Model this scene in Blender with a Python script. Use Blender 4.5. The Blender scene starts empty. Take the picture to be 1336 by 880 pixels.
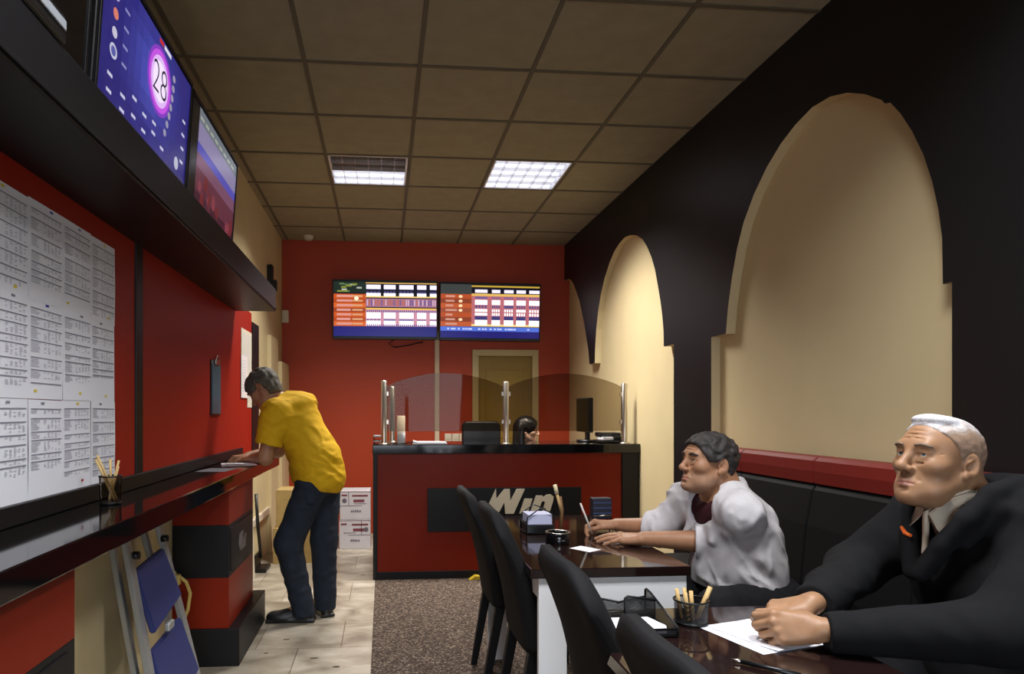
import bpy, bmesh, math, random
import numpy as np
from mathutils import Vector, Matrix, Euler
C = bpy.context.scene
COL = C.collection
PI = math.pi
random.seed(7)

# ------------------------------------------------------------------ materials
def lin(c):
    c = c / 255.0
    return c / 12.92 if c <= 0.04045 else ((c + 0.055) / 1.055) ** 2.4

def rgb(r, g, b):
    return (lin(r), lin(g), lin(b), 1.0)

MATS = {}
def mat(name, col, rough=0.5, metal=0.0, spec=0.5, noise=None, bump=None, emit=None, coat=0.0, alpha=None, sheen=0.0, transm=0.0):
    """col (r,g,b) 0-255 sRGB; noise=(scale, amount) brightness mottling; bump=(scale, strength, distance)."""
    m = bpy.data.materials.new(name)
    m.use_nodes = True
    nt = m.node_tree
    b = nt.nodes['Principled BSDF']
    base = rgb(*col)
    b.inputs['Base Color'].default_value = base
    b.inputs['Roughness'].default_value = rough
    b.inputs['Metallic'].default_value = metal
    b.inputs['Specular IOR Level'].default_value = spec
    b.inputs['Coat Weight'].default_value = coat
    b.inputs['Coat Roughness'].default_value = 0.08
    b.inputs['Sheen Weight'].default_value = sheen
    b.inputs['Transmission Weight'].default_value = transm
    if alpha is not None:
        b.inputs['Alpha'].default_value = alpha
    tc = nt.nodes.new('ShaderNodeTexCoord')
    if noise:
        n = nt.nodes.new('ShaderNodeTexNoise'); n.inputs['Scale'].default_value = noise[0]
        n.inputs['Detail'].default_value = 5.0
        nt.links.new(tc.outputs['Object'], n.inputs['Vector'])
        r = nt.nodes.new('ShaderNodeValToRGB')
        a = noise[1]
        r.color_ramp.elements[0].position = 0.3; r.color_ramp.elements[1].position = 0.7
        r.color_ramp.elements[0].color = tuple(max(0, v * (1 - a)) for v in base[:3]) + (1,)
        r.color_ramp.elements[1].color = tuple(min(1, v * (1 + a)) for v in base[:3]) + (1,)
        nt.links.new(n.outputs['Fac'], r.inputs['Fac'])
        nt.links.new(r.outputs['Color'], b.inputs['Base Color'])
    if bump:
        n2 = nt.nodes.new('ShaderNodeTexNoise'); n2.inputs['Scale'].default_value = bump[0]
        n2.inputs['Detail'].default_value = 6.0
        nt.links.new(tc.outputs['Object'], n2.inputs['Vector'])
        bp = nt.nodes.new('ShaderNodeBump'); bp.inputs['Strength'].default_value = bump[1]
        bp.inputs['Distance'].default_value = bump[2]
        nt.links.new(n2.outputs['Fac'], bp.inputs['Height'])
        nt.links.new(bp.outputs['Normal'], b.inputs['Normal'])
    if emit is not None:
        b.inputs['Emission Color'].default_value = rgb(*emit[:3])
        b.inputs['Emission Strength'].default_value = emit[3]
    MATS[name] = m
    return m

def screen_mat(name, col, strength=1.0):
    return mat(name, (4, 4, 5), rough=0.25, spec=0.4, emit=(col[0], col[1], col[2], strength))

def cloth_folds(m, scale, dist, stretch=(1, 1, .35), rot=(.3, .4, .2), strength=.8):
    """adds soft ridged creases to a fabric's bump chain"""
    nt = m.node_tree; b = nt.nodes['Principled BSDF']
    tc = nt.nodes.new('ShaderNodeTexCoord'); mp = nt.nodes.new('ShaderNodeMapping')
    mp.inputs['Scale'].default_value = stretch; mp.inputs['Rotation'].default_value = rot
    n = nt.nodes.new('ShaderNodeTexNoise'); n.noise_type = 'RIDGED_MULTIFRACTAL'; n.normalize = True
    n.inputs['Scale'].default_value = scale; n.inputs['Detail'].default_value = 2.0; n.inputs['Distortion'].default_value = .5
    bp = nt.nodes.new('ShaderNodeBump'); bp.inputs['Strength'].default_value = strength; bp.inputs['Distance'].default_value = dist
    nt.links.new(tc.outputs['Object'], mp.inputs[0]); nt.links.new(mp.outputs[0], n.inputs['Vector']); nt.links.new(n.outputs['Fac'], bp.inputs['Height'])
    old = b.inputs['Normal'].links
    if old: nt.links.new(old[0].from_socket, bp.inputs['Normal'])
    nt.links.new(bp.outputs['Normal'], b.inputs['Normal'])
    return m
M_cream = mat('cream_paint', (211, 193, 150), 0.62, noise=(2.2, 0.05), bump=(120, 0.12, 0.002))
M_red = mat('red_laminate', (150, 30, 14), 0.5, noise=(1.5, 0.04), spec=0.25)
M_redwall = mat('red_paint', (170, 56, 16), 0.55, noise=(1.2, 0.05), bump=(90, 0.1, 0.002))
M_deskred = mat('desk_red_laminate', (124, 34, 15), 0.4, noise=(1.5, 0.03), spec=0.15)
M_blackwall = mat('black_wall_paint', (19, 19, 22), 0.45, spec=0.35, bump=(60, 0.08, 0.002))
M_gloss = mat('glossy_black_laminate', (11, 11, 13), 0.07, spec=0.55)
M_satin = mat('satin_black_laminate', (17, 17, 20), 0.45, spec=0.3)
M_plastic = mat('black_plastic', (17, 17, 19), 0.35)
M_tile = mat('ceiling_tile', (156, 147, 122), 0.9, noise=(9, 0.06), bump=(170, 0.5, 0.004), spec=0.1)
M_tbar = mat('ceiling_grid_metal', (104, 97, 80), 0.6, spec=0.2)
M_white = mat('white_laminate', (240, 242, 244), 0.4)
M_paper = mat('white_paper', (234, 234, 240), 0.75, spec=0.1)
M_papergrey = mat('paper_print_grey', (196, 196, 204), 0.8, spec=0.1)
M_paperdark = mat('paper_print_dark', (140, 140, 152), 0.8, spec=0.1)
M_yellowmark = mat('yellow_marker', (228, 205, 70), 0.7)
M_bluemark = mat('blue_marker', (50, 60, 160), 0.7)
M_redmark = mat('red_marker', (170, 45, 40), 0.7)
M_chrome = mat('brushed_steel', (190, 182, 172), 0.28, metal=1.0)
M_alu = mat('aluminium', (186, 190, 192), 0.42, metal=0.75)
M_louvre = mat('louvre_aluminium', (205, 205, 210), 0.25, metal=0.8)
M_bluetread = mat('blue_tread_plastic', (42, 50, 104), 0.5)
M_wood = mat('pencil_wood', (196, 164, 108), 0.6)
M_wooddark = mat('pencil_dark', (120, 84, 50), 0.6)
M_card = mat('brown_cardboard', (176, 148, 92), 0.8, noise=(14, 0.06))
M_whitecard = mat('white_carton', (190, 184, 188), 0.75, noise=(10, 0.04))
M_cartonprint = mat('carton_red_print', (112, 52, 62), 0.7)
M_cartongrey = mat('carton_grey_print', (92, 86, 96), 0.7)
M_fabric = mat('black_chair_fabric', (19, 19, 21), 0.8, spec=.25, bump=(420, 0.25, 0.001))
M_leather = mat('black_leatherette', (15, 15, 17), 0.6, spec=.2, bump=(210, 0.18, 0.002))
M_redleather = mat('red_leatherette', (122, 24, 18), 0.5, bump=(190, 0.16, 0.002))
M_tabletop = mat('dark_brown_gloss_top', (30, 18, 17), 0.06, spec=0.6, noise=(3, 0.12))
M_door = mat('ochre_door', (140, 112, 36), 0.5, noise=(3, 0.05))
M_doorframe = mat('pale_door_frame', (190, 172, 124), 0.5)
M_pipe = mat('pale_trunking', (208, 186, 160), 0.5)
M_socket = mat('socket_plastic', (214, 202, 180), 0.4)
M_cablecream = mat('cream_cable', (206, 180, 104), 0.5)
M_mesh = mat('black_wire', (14, 14, 16), 0.4, metal=0.3)
M_letters = mat('sign_letters', (214, 206, 184), 0.45)
M_deviceg = mat('grey_plastic', (146, 150, 156), 0.4)
M_clipteal = mat('teal_clipboard', (40, 104, 120), 0.3)
M_yellowplastic = mat('yellow_plastic', (196, 168, 40), 0.5)
M_emit = mat('lit_tube', (250, 250, 255), 0.4, emit=(246, 248, 255, 2.6))
M_tubeoff = mat('unlit_tube', (200, 196, 196), 0.4)
M_reflect = mat('white_reflector', (235, 236, 242), 0.35)
M_reflectdim = mat('shaded_reflector', (128, 120, 116), 0.35)  # same white reflector behind unlit tubes, its shade put into the colour

def glass_mat():
    m = bpy.data.materials.new('tinted_glass'); m.use_nodes = True
    nt = m.node_tree; nt.nodes.clear()
    o = nt.nodes.new('ShaderNodeOutputMaterial')
    t = nt.nodes.new('ShaderNodeBsdfTransparent'); t.inputs[0].default_value = (0.68, 0.63, 0.56, 1)
    g = nt.nodes.new('ShaderNodeBsdfGlossy'); g.inputs[0].default_value = (0.9, 0.9, 0.9, 1); g.inputs[1].default_value = 0.02
    f = nt.nodes.new('ShaderNodeFresnel'); f.inputs[0].default_value = 1.18
    mx = nt.nodes.new('ShaderNodeMixShader')
    nt.links.new(f.outputs[0], mx.inputs[0]); nt.links.new(t.outputs[0], mx.inputs[1]); nt.links.new(g.outputs[0], mx.inputs[2])
    nt.links.new(mx.outputs[0], o.inputs[0])
    return m
M_glass = glass_mat()

def wiremesh_mat():
    """fine black perforated metal: a procedural hole grid as alpha"""
    m = bpy.data.materials.new('perforated_black_metal'); m.use_nodes = True
    nt = m.node_tree; b = nt.nodes['Principled BSDF']
    b.inputs['Base Color'].default_value = rgb(16, 16, 18); b.inputs['Roughness'].default_value = 0.4
    tc = nt.nodes.new('ShaderNodeTexCoord')
    mp = nt.nodes.new('ShaderNodeMapping'); mp.inputs['Rotation'].default_value = (0.62, 0.5, 0.78)
    v = nt.nodes.new('ShaderNodeTexVoronoi'); v.inputs['Scale'].default_value = 420; v.inputs['Randomness'].default_value = 0.15
    mt = nt.nodes.new('ShaderNodeMath'); mt.operation = 'GREATER_THAN'; mt.inputs[1].default_value = 0.46
    nt.links.new(tc.outputs['Object'], mp.inputs[0]); nt.links.new(mp.outputs[0], v.inputs['Vector'])
    nt.links.new(v.outputs['Distance'], mt.inputs[0]); nt.links.new(mt.outputs[0], b.inputs['Alpha'])
    return m
M_perf = wiremesh_mat()

def marble_mat():
    m = bpy.data.materials.new('beige_stone_tile'); m.use_nodes = True
    nt = m.node_tree; b = nt.nodes['Principled BSDF']; b.inputs['Roughness'].default_value = 0.34
    tc = nt.nodes.new('ShaderNodeTexCoord')
    mp = nt.nodes.new('ShaderNodeMapping'); mp.inputs['Scale'].default_value = (1.5, 2.4, 1)
    n = nt.nodes.new('ShaderNodeTexNoise'); n.inputs['Scale'].default_value = 2.6; n.inputs['Detail'].default_value = 9; n.inputs['Distortion'].default_value = .7
    nt.links.new(tc.outputs['Object'], mp.inputs[0]); nt.links.new(mp.outputs[0], n.inputs['Vector'])
    r = nt.nodes.new('ShaderNodeValToRGB'); e = r.color_ramp.elements
    e[0].position = 0.28; e[0].color = rgb(124, 114, 100)
    e[1].position = 0.74; e[1].color = rgb(200, 192, 178)
    k = r.color_ramp.elements.new(0.5); k.color = rgb(166, 156, 140)
    nt.links.new(n.outputs['Fac'], r.inputs['Fac'])
    br = nt.nodes.new('ShaderNodeTexBrick'); br.offset = 0.5
    br.inputs['Scale'].default_value = 1.0; br.inputs['Brick Width'].default_value = 0.46; br.inputs['Row Height'].default_value = 0.46
    br.inputs['Mortar Size'].default_value = 0.003; br.inputs['Color1'].default_value = (1, 1, 1, 1); br.inputs['Color2'].default_value = (0.78, 0.77, 0.74, 1)
    br.inputs['Mortar'].default_value = (0.45, 0.4, 0.34, 1)
    nt.links.new(tc.outputs['Object'], br.inputs['Vector'])
    mx = nt.nodes.new('ShaderNodeMix'); mx.data_type = 'RGBA'; mx.blend_type = 'MULTIPLY'; mx.inputs[0].default_value = 1.0
    nt.links.new(r.outputs['Color'], mx.inputs[6]); nt.links.new(br.outputs['Color'], mx.inputs[7])
    nt.links.new(mx.outputs[2], b.inputs['Base Color'])
    # dark trodden stains
    return m
M_marble = marble_mat()

def chips_mat():
    m = bpy.data.materials.new('speckled_brown_carpet'); m.use_nodes = True
    nt = m.node_tree; b = nt.nodes['Principled BSDF']; b.inputs['Roughness'].default_value = 0.85
    b.inputs['Specular IOR Level'].default_value = 0.15
    tc = nt.nodes.new('ShaderNodeTexCoord')
    v = nt.nodes.new('ShaderNodeTexVoronoi'); v.inputs['Scale'].default_value = 105
    nt.links.new(tc.outputs['Object'], v.inputs['Vector'])
    r = nt.nodes.new('ShaderNodeValToRGB'); r.color_ramp.interpolation = 'CONSTANT'; e = r.color_ramp.elements
    e[0].position = 0; e[0].color = rgb(64, 53, 46)
    e[1].position = 0.45; e[1].color = rgb(92, 79, 69)
    for p, c in ((0.7, (74, 60, 52)), (0.86, (122, 108, 96)), (0.25, (50, 41, 36))):
        k = r.color_ramp.elements.new(p); k.color = rgb(*c)
    s = nt.nodes.new('ShaderNodeSeparateColor')
    nt.links.new(v.outputs['Color'], s.inputs[0]); nt.links.new(s.outputs[0], r.inputs['Fac'])
    nt.links.new(r.outputs['Color'], b.inputs['Base Color'])
    return m
M_chips = chips_mat()

# ------------------------------------------------------------------ mesh helpers
class MB:
    """collects shapes for one mesh object; `mi` is the material slot of what is added"""
    def __init__(self):
        self.bm = bmesh.new()
    def _paint(self, faces, mi, smooth=False):
        for f in faces:
            f.material_index = mi; f.smooth = smooth
    def box(self, x0, x1, y0, y1, z0, z1, mi=0, bev=0.0, seg=2, rot=None, about=None):
        t = bmesh.new()
        bmesh.ops.create_cube(t, size=1.0)
        for v in t.verts:
            v.co = Vector(((x0 + x1) / 2 + v.co.x * (x1 - x0), (y0 + y1) / 2 + v.co.y * (y1 - y0), (z0 + z1) / 2 + v.co.z * (z1 - z0)))
        if bev:
            bmesh.ops.bevel(t, geom=list(t.edges), offset=bev, segments=seg, affect='EDGES', profile=0.5)
        if rot is not None:
            o = Vector(about) if about else Vector(((x0 + x1) / 2, (y0 + y1) / 2, (z0 + z1) / 2))
            R = rot.to_matrix() if hasattr(rot, 'to_matrix') else rot
            for v in t.verts: v.co = o + R @ (v.co - o)
        self.merge(t, mi, smooth=False)
        return self
    def merge(self, t, mi=0, smooth=False, keep=False):
        vm = {}
        for v in t.verts: vm[v] = self.bm.verts.new(v.co)
        for f in t.faces:
            try:
                g = self.bm.faces.new([vm[v] for v in f.verts])
                g.material_index = f.material_index if keep else mi; g.smooth = smooth
            except ValueError: pass
        t.free()
    def prism(self, pts, axis, a, b, mi=0, side_mi=None, bev=0.0):
        """polygon pts (u,v) extruded along axis from a to b. axis 'x': (u,v)=(y,z); 'y': (x,z); 'z': (x,y)"""
        t = bmesh.new()
        def P(u, v, w):
            return {'x': (w, u, v), 'y': (u, w, v), 'z': (u, v, w)}[axis]
        A = [t.verts.new(P(u, v, a)) for u, v in pts]; B = [t.verts.new(P(u, v, b)) for u, v in pts]
        n = len(pts)
        fa = t.faces.new(A); fb = t.faces.new(B[::-1])
        for f in (fa, fb): f.material_index = mi
        for i in range(n):
            f = t.faces.new([A[i], B[i], B[(i + 1) % n], A[(i + 1) % n]]); f.material_index = mi if side_mi is None else side_mi
        bmesh.ops.recalc_face_normals(t, faces=t.faces)
        if bev:
            bmesh.ops.bevel(t, geom=list(fa.edges) + list(fb.edges), offset=bev, segments=2, affect='EDGES', profile=0.5)
        bmesh.ops.triangulate(t, faces=[f for f in t.faces if len(f.verts) > 4])
        self.merge(t, keep=True)
        return self
    def tube(self, pts, r, mi=0, n=10, closed=False):
        """round tube along a polyline; r a number or one radius per point"""
        P = [Vector(p) for p in pts]; m = len(P)
        R = [r] * m if not hasattr(r, '__len__') else list(r)
        rings = []; prev = None
        for i in range(m):
            if closed: d = P[(i + 1) % m] - P[i - 1]
            elif i == 0: d = P[1] - P[0]
            elif i == m - 1: d = P[-1] - P[-2]
            else: d = (P[i + 1] - P[i]).normalized() + (P[i] - P[i - 1]).normalized()
            d.normalize()
            if prev is None:
                a = Vector((0, 0, 1)) if abs(d.z) < 0.9 else Vector((1, 0, 0))
                u = d.cross(a).normalized()
            else:
                u = (prev - d * prev.dot(d)).normalized()
            prev = u; w = d.cross(u)
            rings.append([self.bm.verts.new(P[i] + (u * math.cos(2 * PI * k / n) + w * math.sin(2 * PI * k / n)) * R[i]) for k in range(n)])
        fs = []
        for i in range(m if closed else m - 1):
            a, b = rings[i], rings[(i + 1) % m]
            for k in range(n):
                fs.append(self.bm.faces.new([a[k], a[(k + 1) % n], b[(k + 1) % n], b[k]]))
        self._paint(fs, mi, True)
        if not closed:
            self._paint([self.bm.faces.new(rings[0][::-1]), self.bm.faces.new(rings[-1])], mi, False)
        return self
    def lathe(self, prof, cx=0, cy=0, n=24, mi=0, smooth=True):
        """(radius, z) profile revolved round the vertical through (cx, cy)"""
        rings = []
        for r, z in prof:
            rings.append([self.bm.verts.new((cx + max(r, 1e-5) * math.cos(2 * PI * k / n), cy + max(r, 1e-5) * math.sin(2 * PI * k / n), z)) for k in range(n)])
        fs = []
        for a, b in zip(rings, rings[1:]):
            for k in range(n): fs.append(self.bm.faces.new([a[k], a[(k + 1) % n], b[(k + 1) % n], b[k]]))
        self._paint(fs, mi, smooth)
        return self
    def quad(self, pts, mi=0):
        f = self.bm.faces.new([self.bm.verts.new(p) for p in pts]); f.material_index = mi
        return self
    def grid(self, fn, nu, nv, mi=0, smooth=True):
        V = [[self.bm.verts.new(fn(i / nu, j / nv)) for j in range(nv + 1)] for i in range(nu + 1)]
        fs = []
        for i in range(nu):
            for j in range(nv): fs.append(self.bm.faces.new([V[i][j], V[i + 1][j], V[i + 1][j + 1], V[i][j + 1]]))
        self._paint(fs, mi, smooth)
        return self
    def build(self, name, mats, parent=None, local=False, recalc=True):
        if not isinstance(mats, (list, tuple)): mats = [mats]
        if recalc: bmesh.ops.recalc_face_normals(self.bm, faces=self.bm.faces)
        me = bpy.data.meshes.new(name)
        if parent is not None and not local:
            o0 = world_loc(parent)
            bmesh.ops.translate(self.bm, verts=self.bm.verts, vec=-o0)
        self.bm.to_mesh(me); self.bm.free()
        for m in mats: me.materials.append(m)
        o = bpy.data.objects.new(name, me); COL.objects.link(o)
        if parent is not None: o.parent = parent
        return o

def world_loc(o):
    v = Vector((0, 0, 0))
    while o is not None:
        v += o.location; o = o.parent
    return v

def tag(o, label, cat, group=None):
    o['label'] = label; o['category'] = cat
    if group: o['group'] = group
    return o

def thing(name, label, cat, loc=(0, 0, 0), group=None):
    o = bpy.data.objects.new(name, None); COL.objects.link(o)
    o.location = loc; o.empty_display_size = 0.1
    return tag(o, label, cat, group)

def struct(o, label=None):
    o['kind'] = 'structure'
    if label: o['label'] = label
    return o

def dup(root, loc, label=None, group=None, rotz=None):
    r = root.copy(); COL.objects.link(r); r.location = loc
    if rotz is not None: r.rotation_euler = (0, 0, rotz)
    if label: r['label'] = label
    if group: r['group'] = group
    for ch in list(root.children):
        c = ch.copy(); COL.objects.link(c); c.parent = r
        for g in list(ch.children):
            d = g.copy(); COL.objects.link(d); d.parent = c
    return r

def text_mesh(name, s, size, mats, parent, M, shear=0.0, extrude=0.0005, weight=0.0):
    cu = bpy.data.curves.new(name, 'FONT'); cu.body = s; cu.size = size; cu.extrude = extrude; cu.shear = shear; cu.offset = weight
    cu.align_x = 'CENTER'; cu.align_y = 'CENTER'
    t = bpy.data.objects.new(name + '_curve', cu); COL.objects.link(t)
    bpy.context.view_layer.update()
    me = bpy.data.meshes.new_from_object(t.evaluated_get(bpy.context.evaluated_depsgraph_get()))
    bpy.data.objects.remove(t)
    me.transform(M)
    if parent is not None: me.transform(Matrix.Translation(-world_loc(parent)))
    me.materials.clear(); me.materials.append(mats)
    o = bpy.data.objects.new(name, me); COL.objects.link(o)
    if parent is not None: o.parent = parent
    return o

def frame_mat(origin, u, v):
    """4x4 taking text x->u, y->v, z->u x v at origin"""
    u = Vector(u).normalized(); v = Vector(v).normalized(); w = u.cross(v)
    M = Matrix.Identity(4)
    for i in range(3):
        M[i][0] = u[i]; M[i][1] = v[i]; M[i][2] = w[i]; M[i][3] = origin[i]
    return M

# ------------------------------------------------------------------ camera
H = 1.285
cam = bpy.data.cameras.new('camera'); co = bpy.data.objects.new('camera', cam); COL.objects.link(co)
co.location = (0, 0, H)
co.rotation_euler = (PI / 2, 0, -math.atan(71 / 872))
cam.sensor_width = 36; cam.lens = 872 / 1336 * 36
cam.shift_x = (668 - 571) / 1336; cam.shift_y = (538 - 440) / 1336
cam.clip_start = 0.02
C.camera = co

# ------------------------------------------------------------------ room shell
XL, XR, XREC = -1.06, 1.96, 2.015
YB, YF, ZC = 7.12, -2.4, 3.095
# floor: stone tile left, speckled carpet right
b = MB(); b.box(XL - 0.1, -0.062, YF - 0.1, YB + 0.1, -0.1, 0.0); struct(b.build('floor', M_marble))
b = MB(); b.box(-0.062, XREC + 0.1, YF - 0.1, YB + 0.1, -0.1, 0.001); o = struct(b.build('floor', M_chips))
# floor stains
b = MB()
for (x, y, rx, ry) in ((-0.545, 3.83, .022, .007), (-0.36, 3.53, .024, .008), (-0.235, 3.40, .020, .011), (-0.62, 3.62, .012, .006), (-0.9, 4.9, .03, .012), (-0.16, 5.3, .02, .009)):
    pts = [(x + rx * math.cos(t) * random.uniform(.75, 1.2), y + ry * math.sin(t) * random.uniform(.75, 1.2)) for t in np.linspace(0, 2 * PI, 14)[:-1]]
    b.prism(pts, 'z', 0.0, 0.0006)
struct(b.build('floor', mat('dark_stain', (58, 48, 38), 0.5)))

# ceiling: tile by tile, with grid bars; light cells left open
xs = [-1.16, -1.0, -0.404, 0.190, 0.787, 1.384, 1.981, 2.12]
ys = [4.728 + 0.622 * k for k in range(-12, 4)] + [7.3]
ys = [v for v in ys if v > YF - 0.3]
LIGHT_CELLS = [(2, 4.728), (4, 4.728)]
OUT_CELLS = [(2, 4.728 - 0.622 * 6), (4, 4.728 - 0.622 * 6)]
b = MB()
for i in range(len(xs) - 1):
    for j in range(len(ys) - 1):
        if any(i == ci and abs(ys[j] - cy) < 0.01 for ci, cy in LIGHT_CELLS + OUT_CELLS): continue
        b.box(xs[i], xs[i + 1], ys[j], ys[j + 1], ZC, ZC + 0.02, 0)
for x in xs[1:-1]: b.box(x - .011, x + .011, YF, YB + .02, ZC - .006, ZC + .004, 1)
for y in ys[1:-1]: b.box(XL, XREC, y - .011, y + .011, ZC - .0055, ZC + .004, 1)
b.box(-1.3, 2.3, YF - .2, YB + .3, ZC + .2, ZC + .25, 0)
struct(b.build('ceiling', [M_tile, M_tbar]))

# back wall (red), door opening filled by the door
b = MB()
b.box(XL - .1, 0.985, YB, YB + .12, 0, ZC, 0); b.box(1.635, XREC + .1, YB, YB + .12, 0, ZC, 0); b.box(0.985, 1.635, YB, YB + .12, 1.92, ZC, 0)
struct(b.build('wall_back', M_redwall))
d = MB(); d.box(1.018, 1.602, YB + .015, YB + .055, 0, 1.888, 0, bev=.003)
for (z0, z1) in ((0.16, 0.86), (1.0, 1.74)): d.box(1.10, 1.52, YB + .008, YB + .02, z0, z1, 0, bev=.004)
do = struct(d.build('door_1', M_door), 'ochre painted door behind the desk')
fr = MB(); fr.box(0.951, 1.018, YB - .025, YB + .06, 0, 1.955, 0, bev=.004); fr.box(1.602, 1.67, YB - .025, YB + .06, 0, 1.955, 0, bev=.004); fr.box(0.951, 1.67, YB - .026, YB + .06, 1.888, 1.956, 0, bev=.004)
f = fr.build('door_frame', M_doorframe, do)
hd = MB(); hd.tube([(1.075, YB + .015, 1.02), (1.075, YB - .035, 1.02), (1.17, YB - .04, 1.02)], .009); hd.box(1.06, 1.09, YB + .006, YB + .02, .95, 1.09, 0, bev=.003)
hd.build('door_handle', M_chrome, do)

# left wall cream; clad with red panels between counter and shelf
b = MB(); b.box(XL - .12, XL, YF - .1, YB + .1, 0, ZC, 0); wl = struct(b.build('wall_left', M_cream))
for (y0, y1) in ((-1.2, 1.0), (1.0, 2.875), (2.955, 5.35)):
    p = MB(); p.box(XL, -1.03, y0 + .001, y1 - .001, 0.9, 2.06, 0, bev=.002); p.build('red_panel', M_red, wl)
b = MB(); b.box(XL, -1.024, 2.875, 2.955, 0.9, 2.06, 0, bev=.003); struct(b.build('trim_1', M_satin), 'black strip between the red wall panels')
b = MB(); b.box(XL, -1.022, 5.35, 5.62, 0.88, 1.995, 0, bev=.003); struct(b.build('trim_2', M_satin), 'black end strip of the red wall panels')
# boxed pipe in the far left corner, with a step
b = MB(); b.box(XL, -0.985, 6.62, 7.12, 0, 1.78, 0, bev=.004); b.box(XL, -1.02, 6.2, 6.62, 0, 1.99, 0, bev=.004); struct(b.build('trim_3', M_cream), 'cream boxed pipe in the corner')
b = MB(); b.box(XL, -1.03, 4.3, 7.1, .36, .42, 0, bev=.004); struct(b.build('trim_4', M_socket), 'pale cable trunking low on the left wall')
b = MB(); b.box(XL, -1.045, 1.8, 4.3, 0, .07, 0, bev=.003); struct(b.build('baseboard_left', M_cream))

# right wall: black skin with keyhole arches over a cream recess
arch1 = [(3.86, 0.0), (3.86, 1.735), (3.689, 1.735), (3.664, 1.888), (3.62, 2.05), (3.565, 2.2), (3.50, 2.32), (3.40, 2.44), (3.281, 2.54), (3.16, 2.612), (3.04, 2.657), (2.913, 2.683),
         (2.79, 2.674), (2.684, 2.64), (2.58, 2.585), (2.487, 2.518), (2.47, 2.496), (2.44, 2.485), (2.389, 2.42), (2.334, 2.33), (2.281, 2.222), (2.242, 2.11), (2.215, 2.0), (2.2, 1.9), (2.197, 1.735), (2.159, 1.735), (2.159, 0.0)]
arch2 = [(6.074, 1.74), (6.062, 1.88), (6.029, 2.05), (5.975, 2.21), (5.898, 2.35), (5.80, 2.47), (5.672, 2.58), (5.55, 2.652), (5.426, 2.69), (5.30, 2.708), (5.183, 2.695), (5.05, 2.66), (4.931, 2.60), (4.84, 2.52), (4.756, 2.42), (4.69, 2.31), (4.646, 2.20), (4.60, 2.08), (4.567, 1.97), (4.545, 1.85), (4.541, 1.745), (4.38, 1.745), (4.38, 0.0)]
arch3 = [(7.2, 2.72), (6.95, 2.70), (6.863, 2.67), (6.76, 2.60), (6.668, 2.51), (6.57, 2.41), (6.483, 2.28), (6.40, 2.15), (6.333, 2.01), (6.27, 1.88), (6.236, 1.74)]
outline = [(YF - .1, 0.0), (YF - .1, ZC), (7.2, ZC)] + arch3 + arch2 + arch1
b = MB()
# split into convex-ish strips so the big n-gon triangulates cleanly
b.prism(outline, 'x', XR, XREC, 0, side_mi=1)
o = struct(b.build('wall_right', [M_blackwall, M_cream]))
b = MB(); b.box(XREC, XREC + .12, YF - .1, YB + .1, 0, ZC, 0); struct(b.build('wall_right', M_cream))

# front wall behind the viewer with a shop window
b = MB()
b.box(XL - .1, -0.7, YF - .12, YF, 0, ZC); b.box(1.6, XREC + .1, YF - .12, YF, 0, ZC); b.box(-0.7, 1.6, YF - .12, YF, 0, 0.5); b.box(-0.7, 1.6, YF - .12, YF, 2.3, ZC)
struct(b.build('wall_front', M_cream))
b = MB(); b.box(-0.7, -0.64, YF - .1, YF - .03, .5, 2.3); b.box(1.54, 1.6, YF - .1, YF - .03, .5, 2.3); b.box(-0.7, 1.6, YF - .1, YF - .03, .5, .56); b.box(-0.7, 1.6, YF - .1, YF - .03, 2.24, 2.3); b.box(0.42, 0.48, YF - .1, YF - .03, .5, 2.3)
w1 = struct(b.build('window_1', M_satin))

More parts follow.
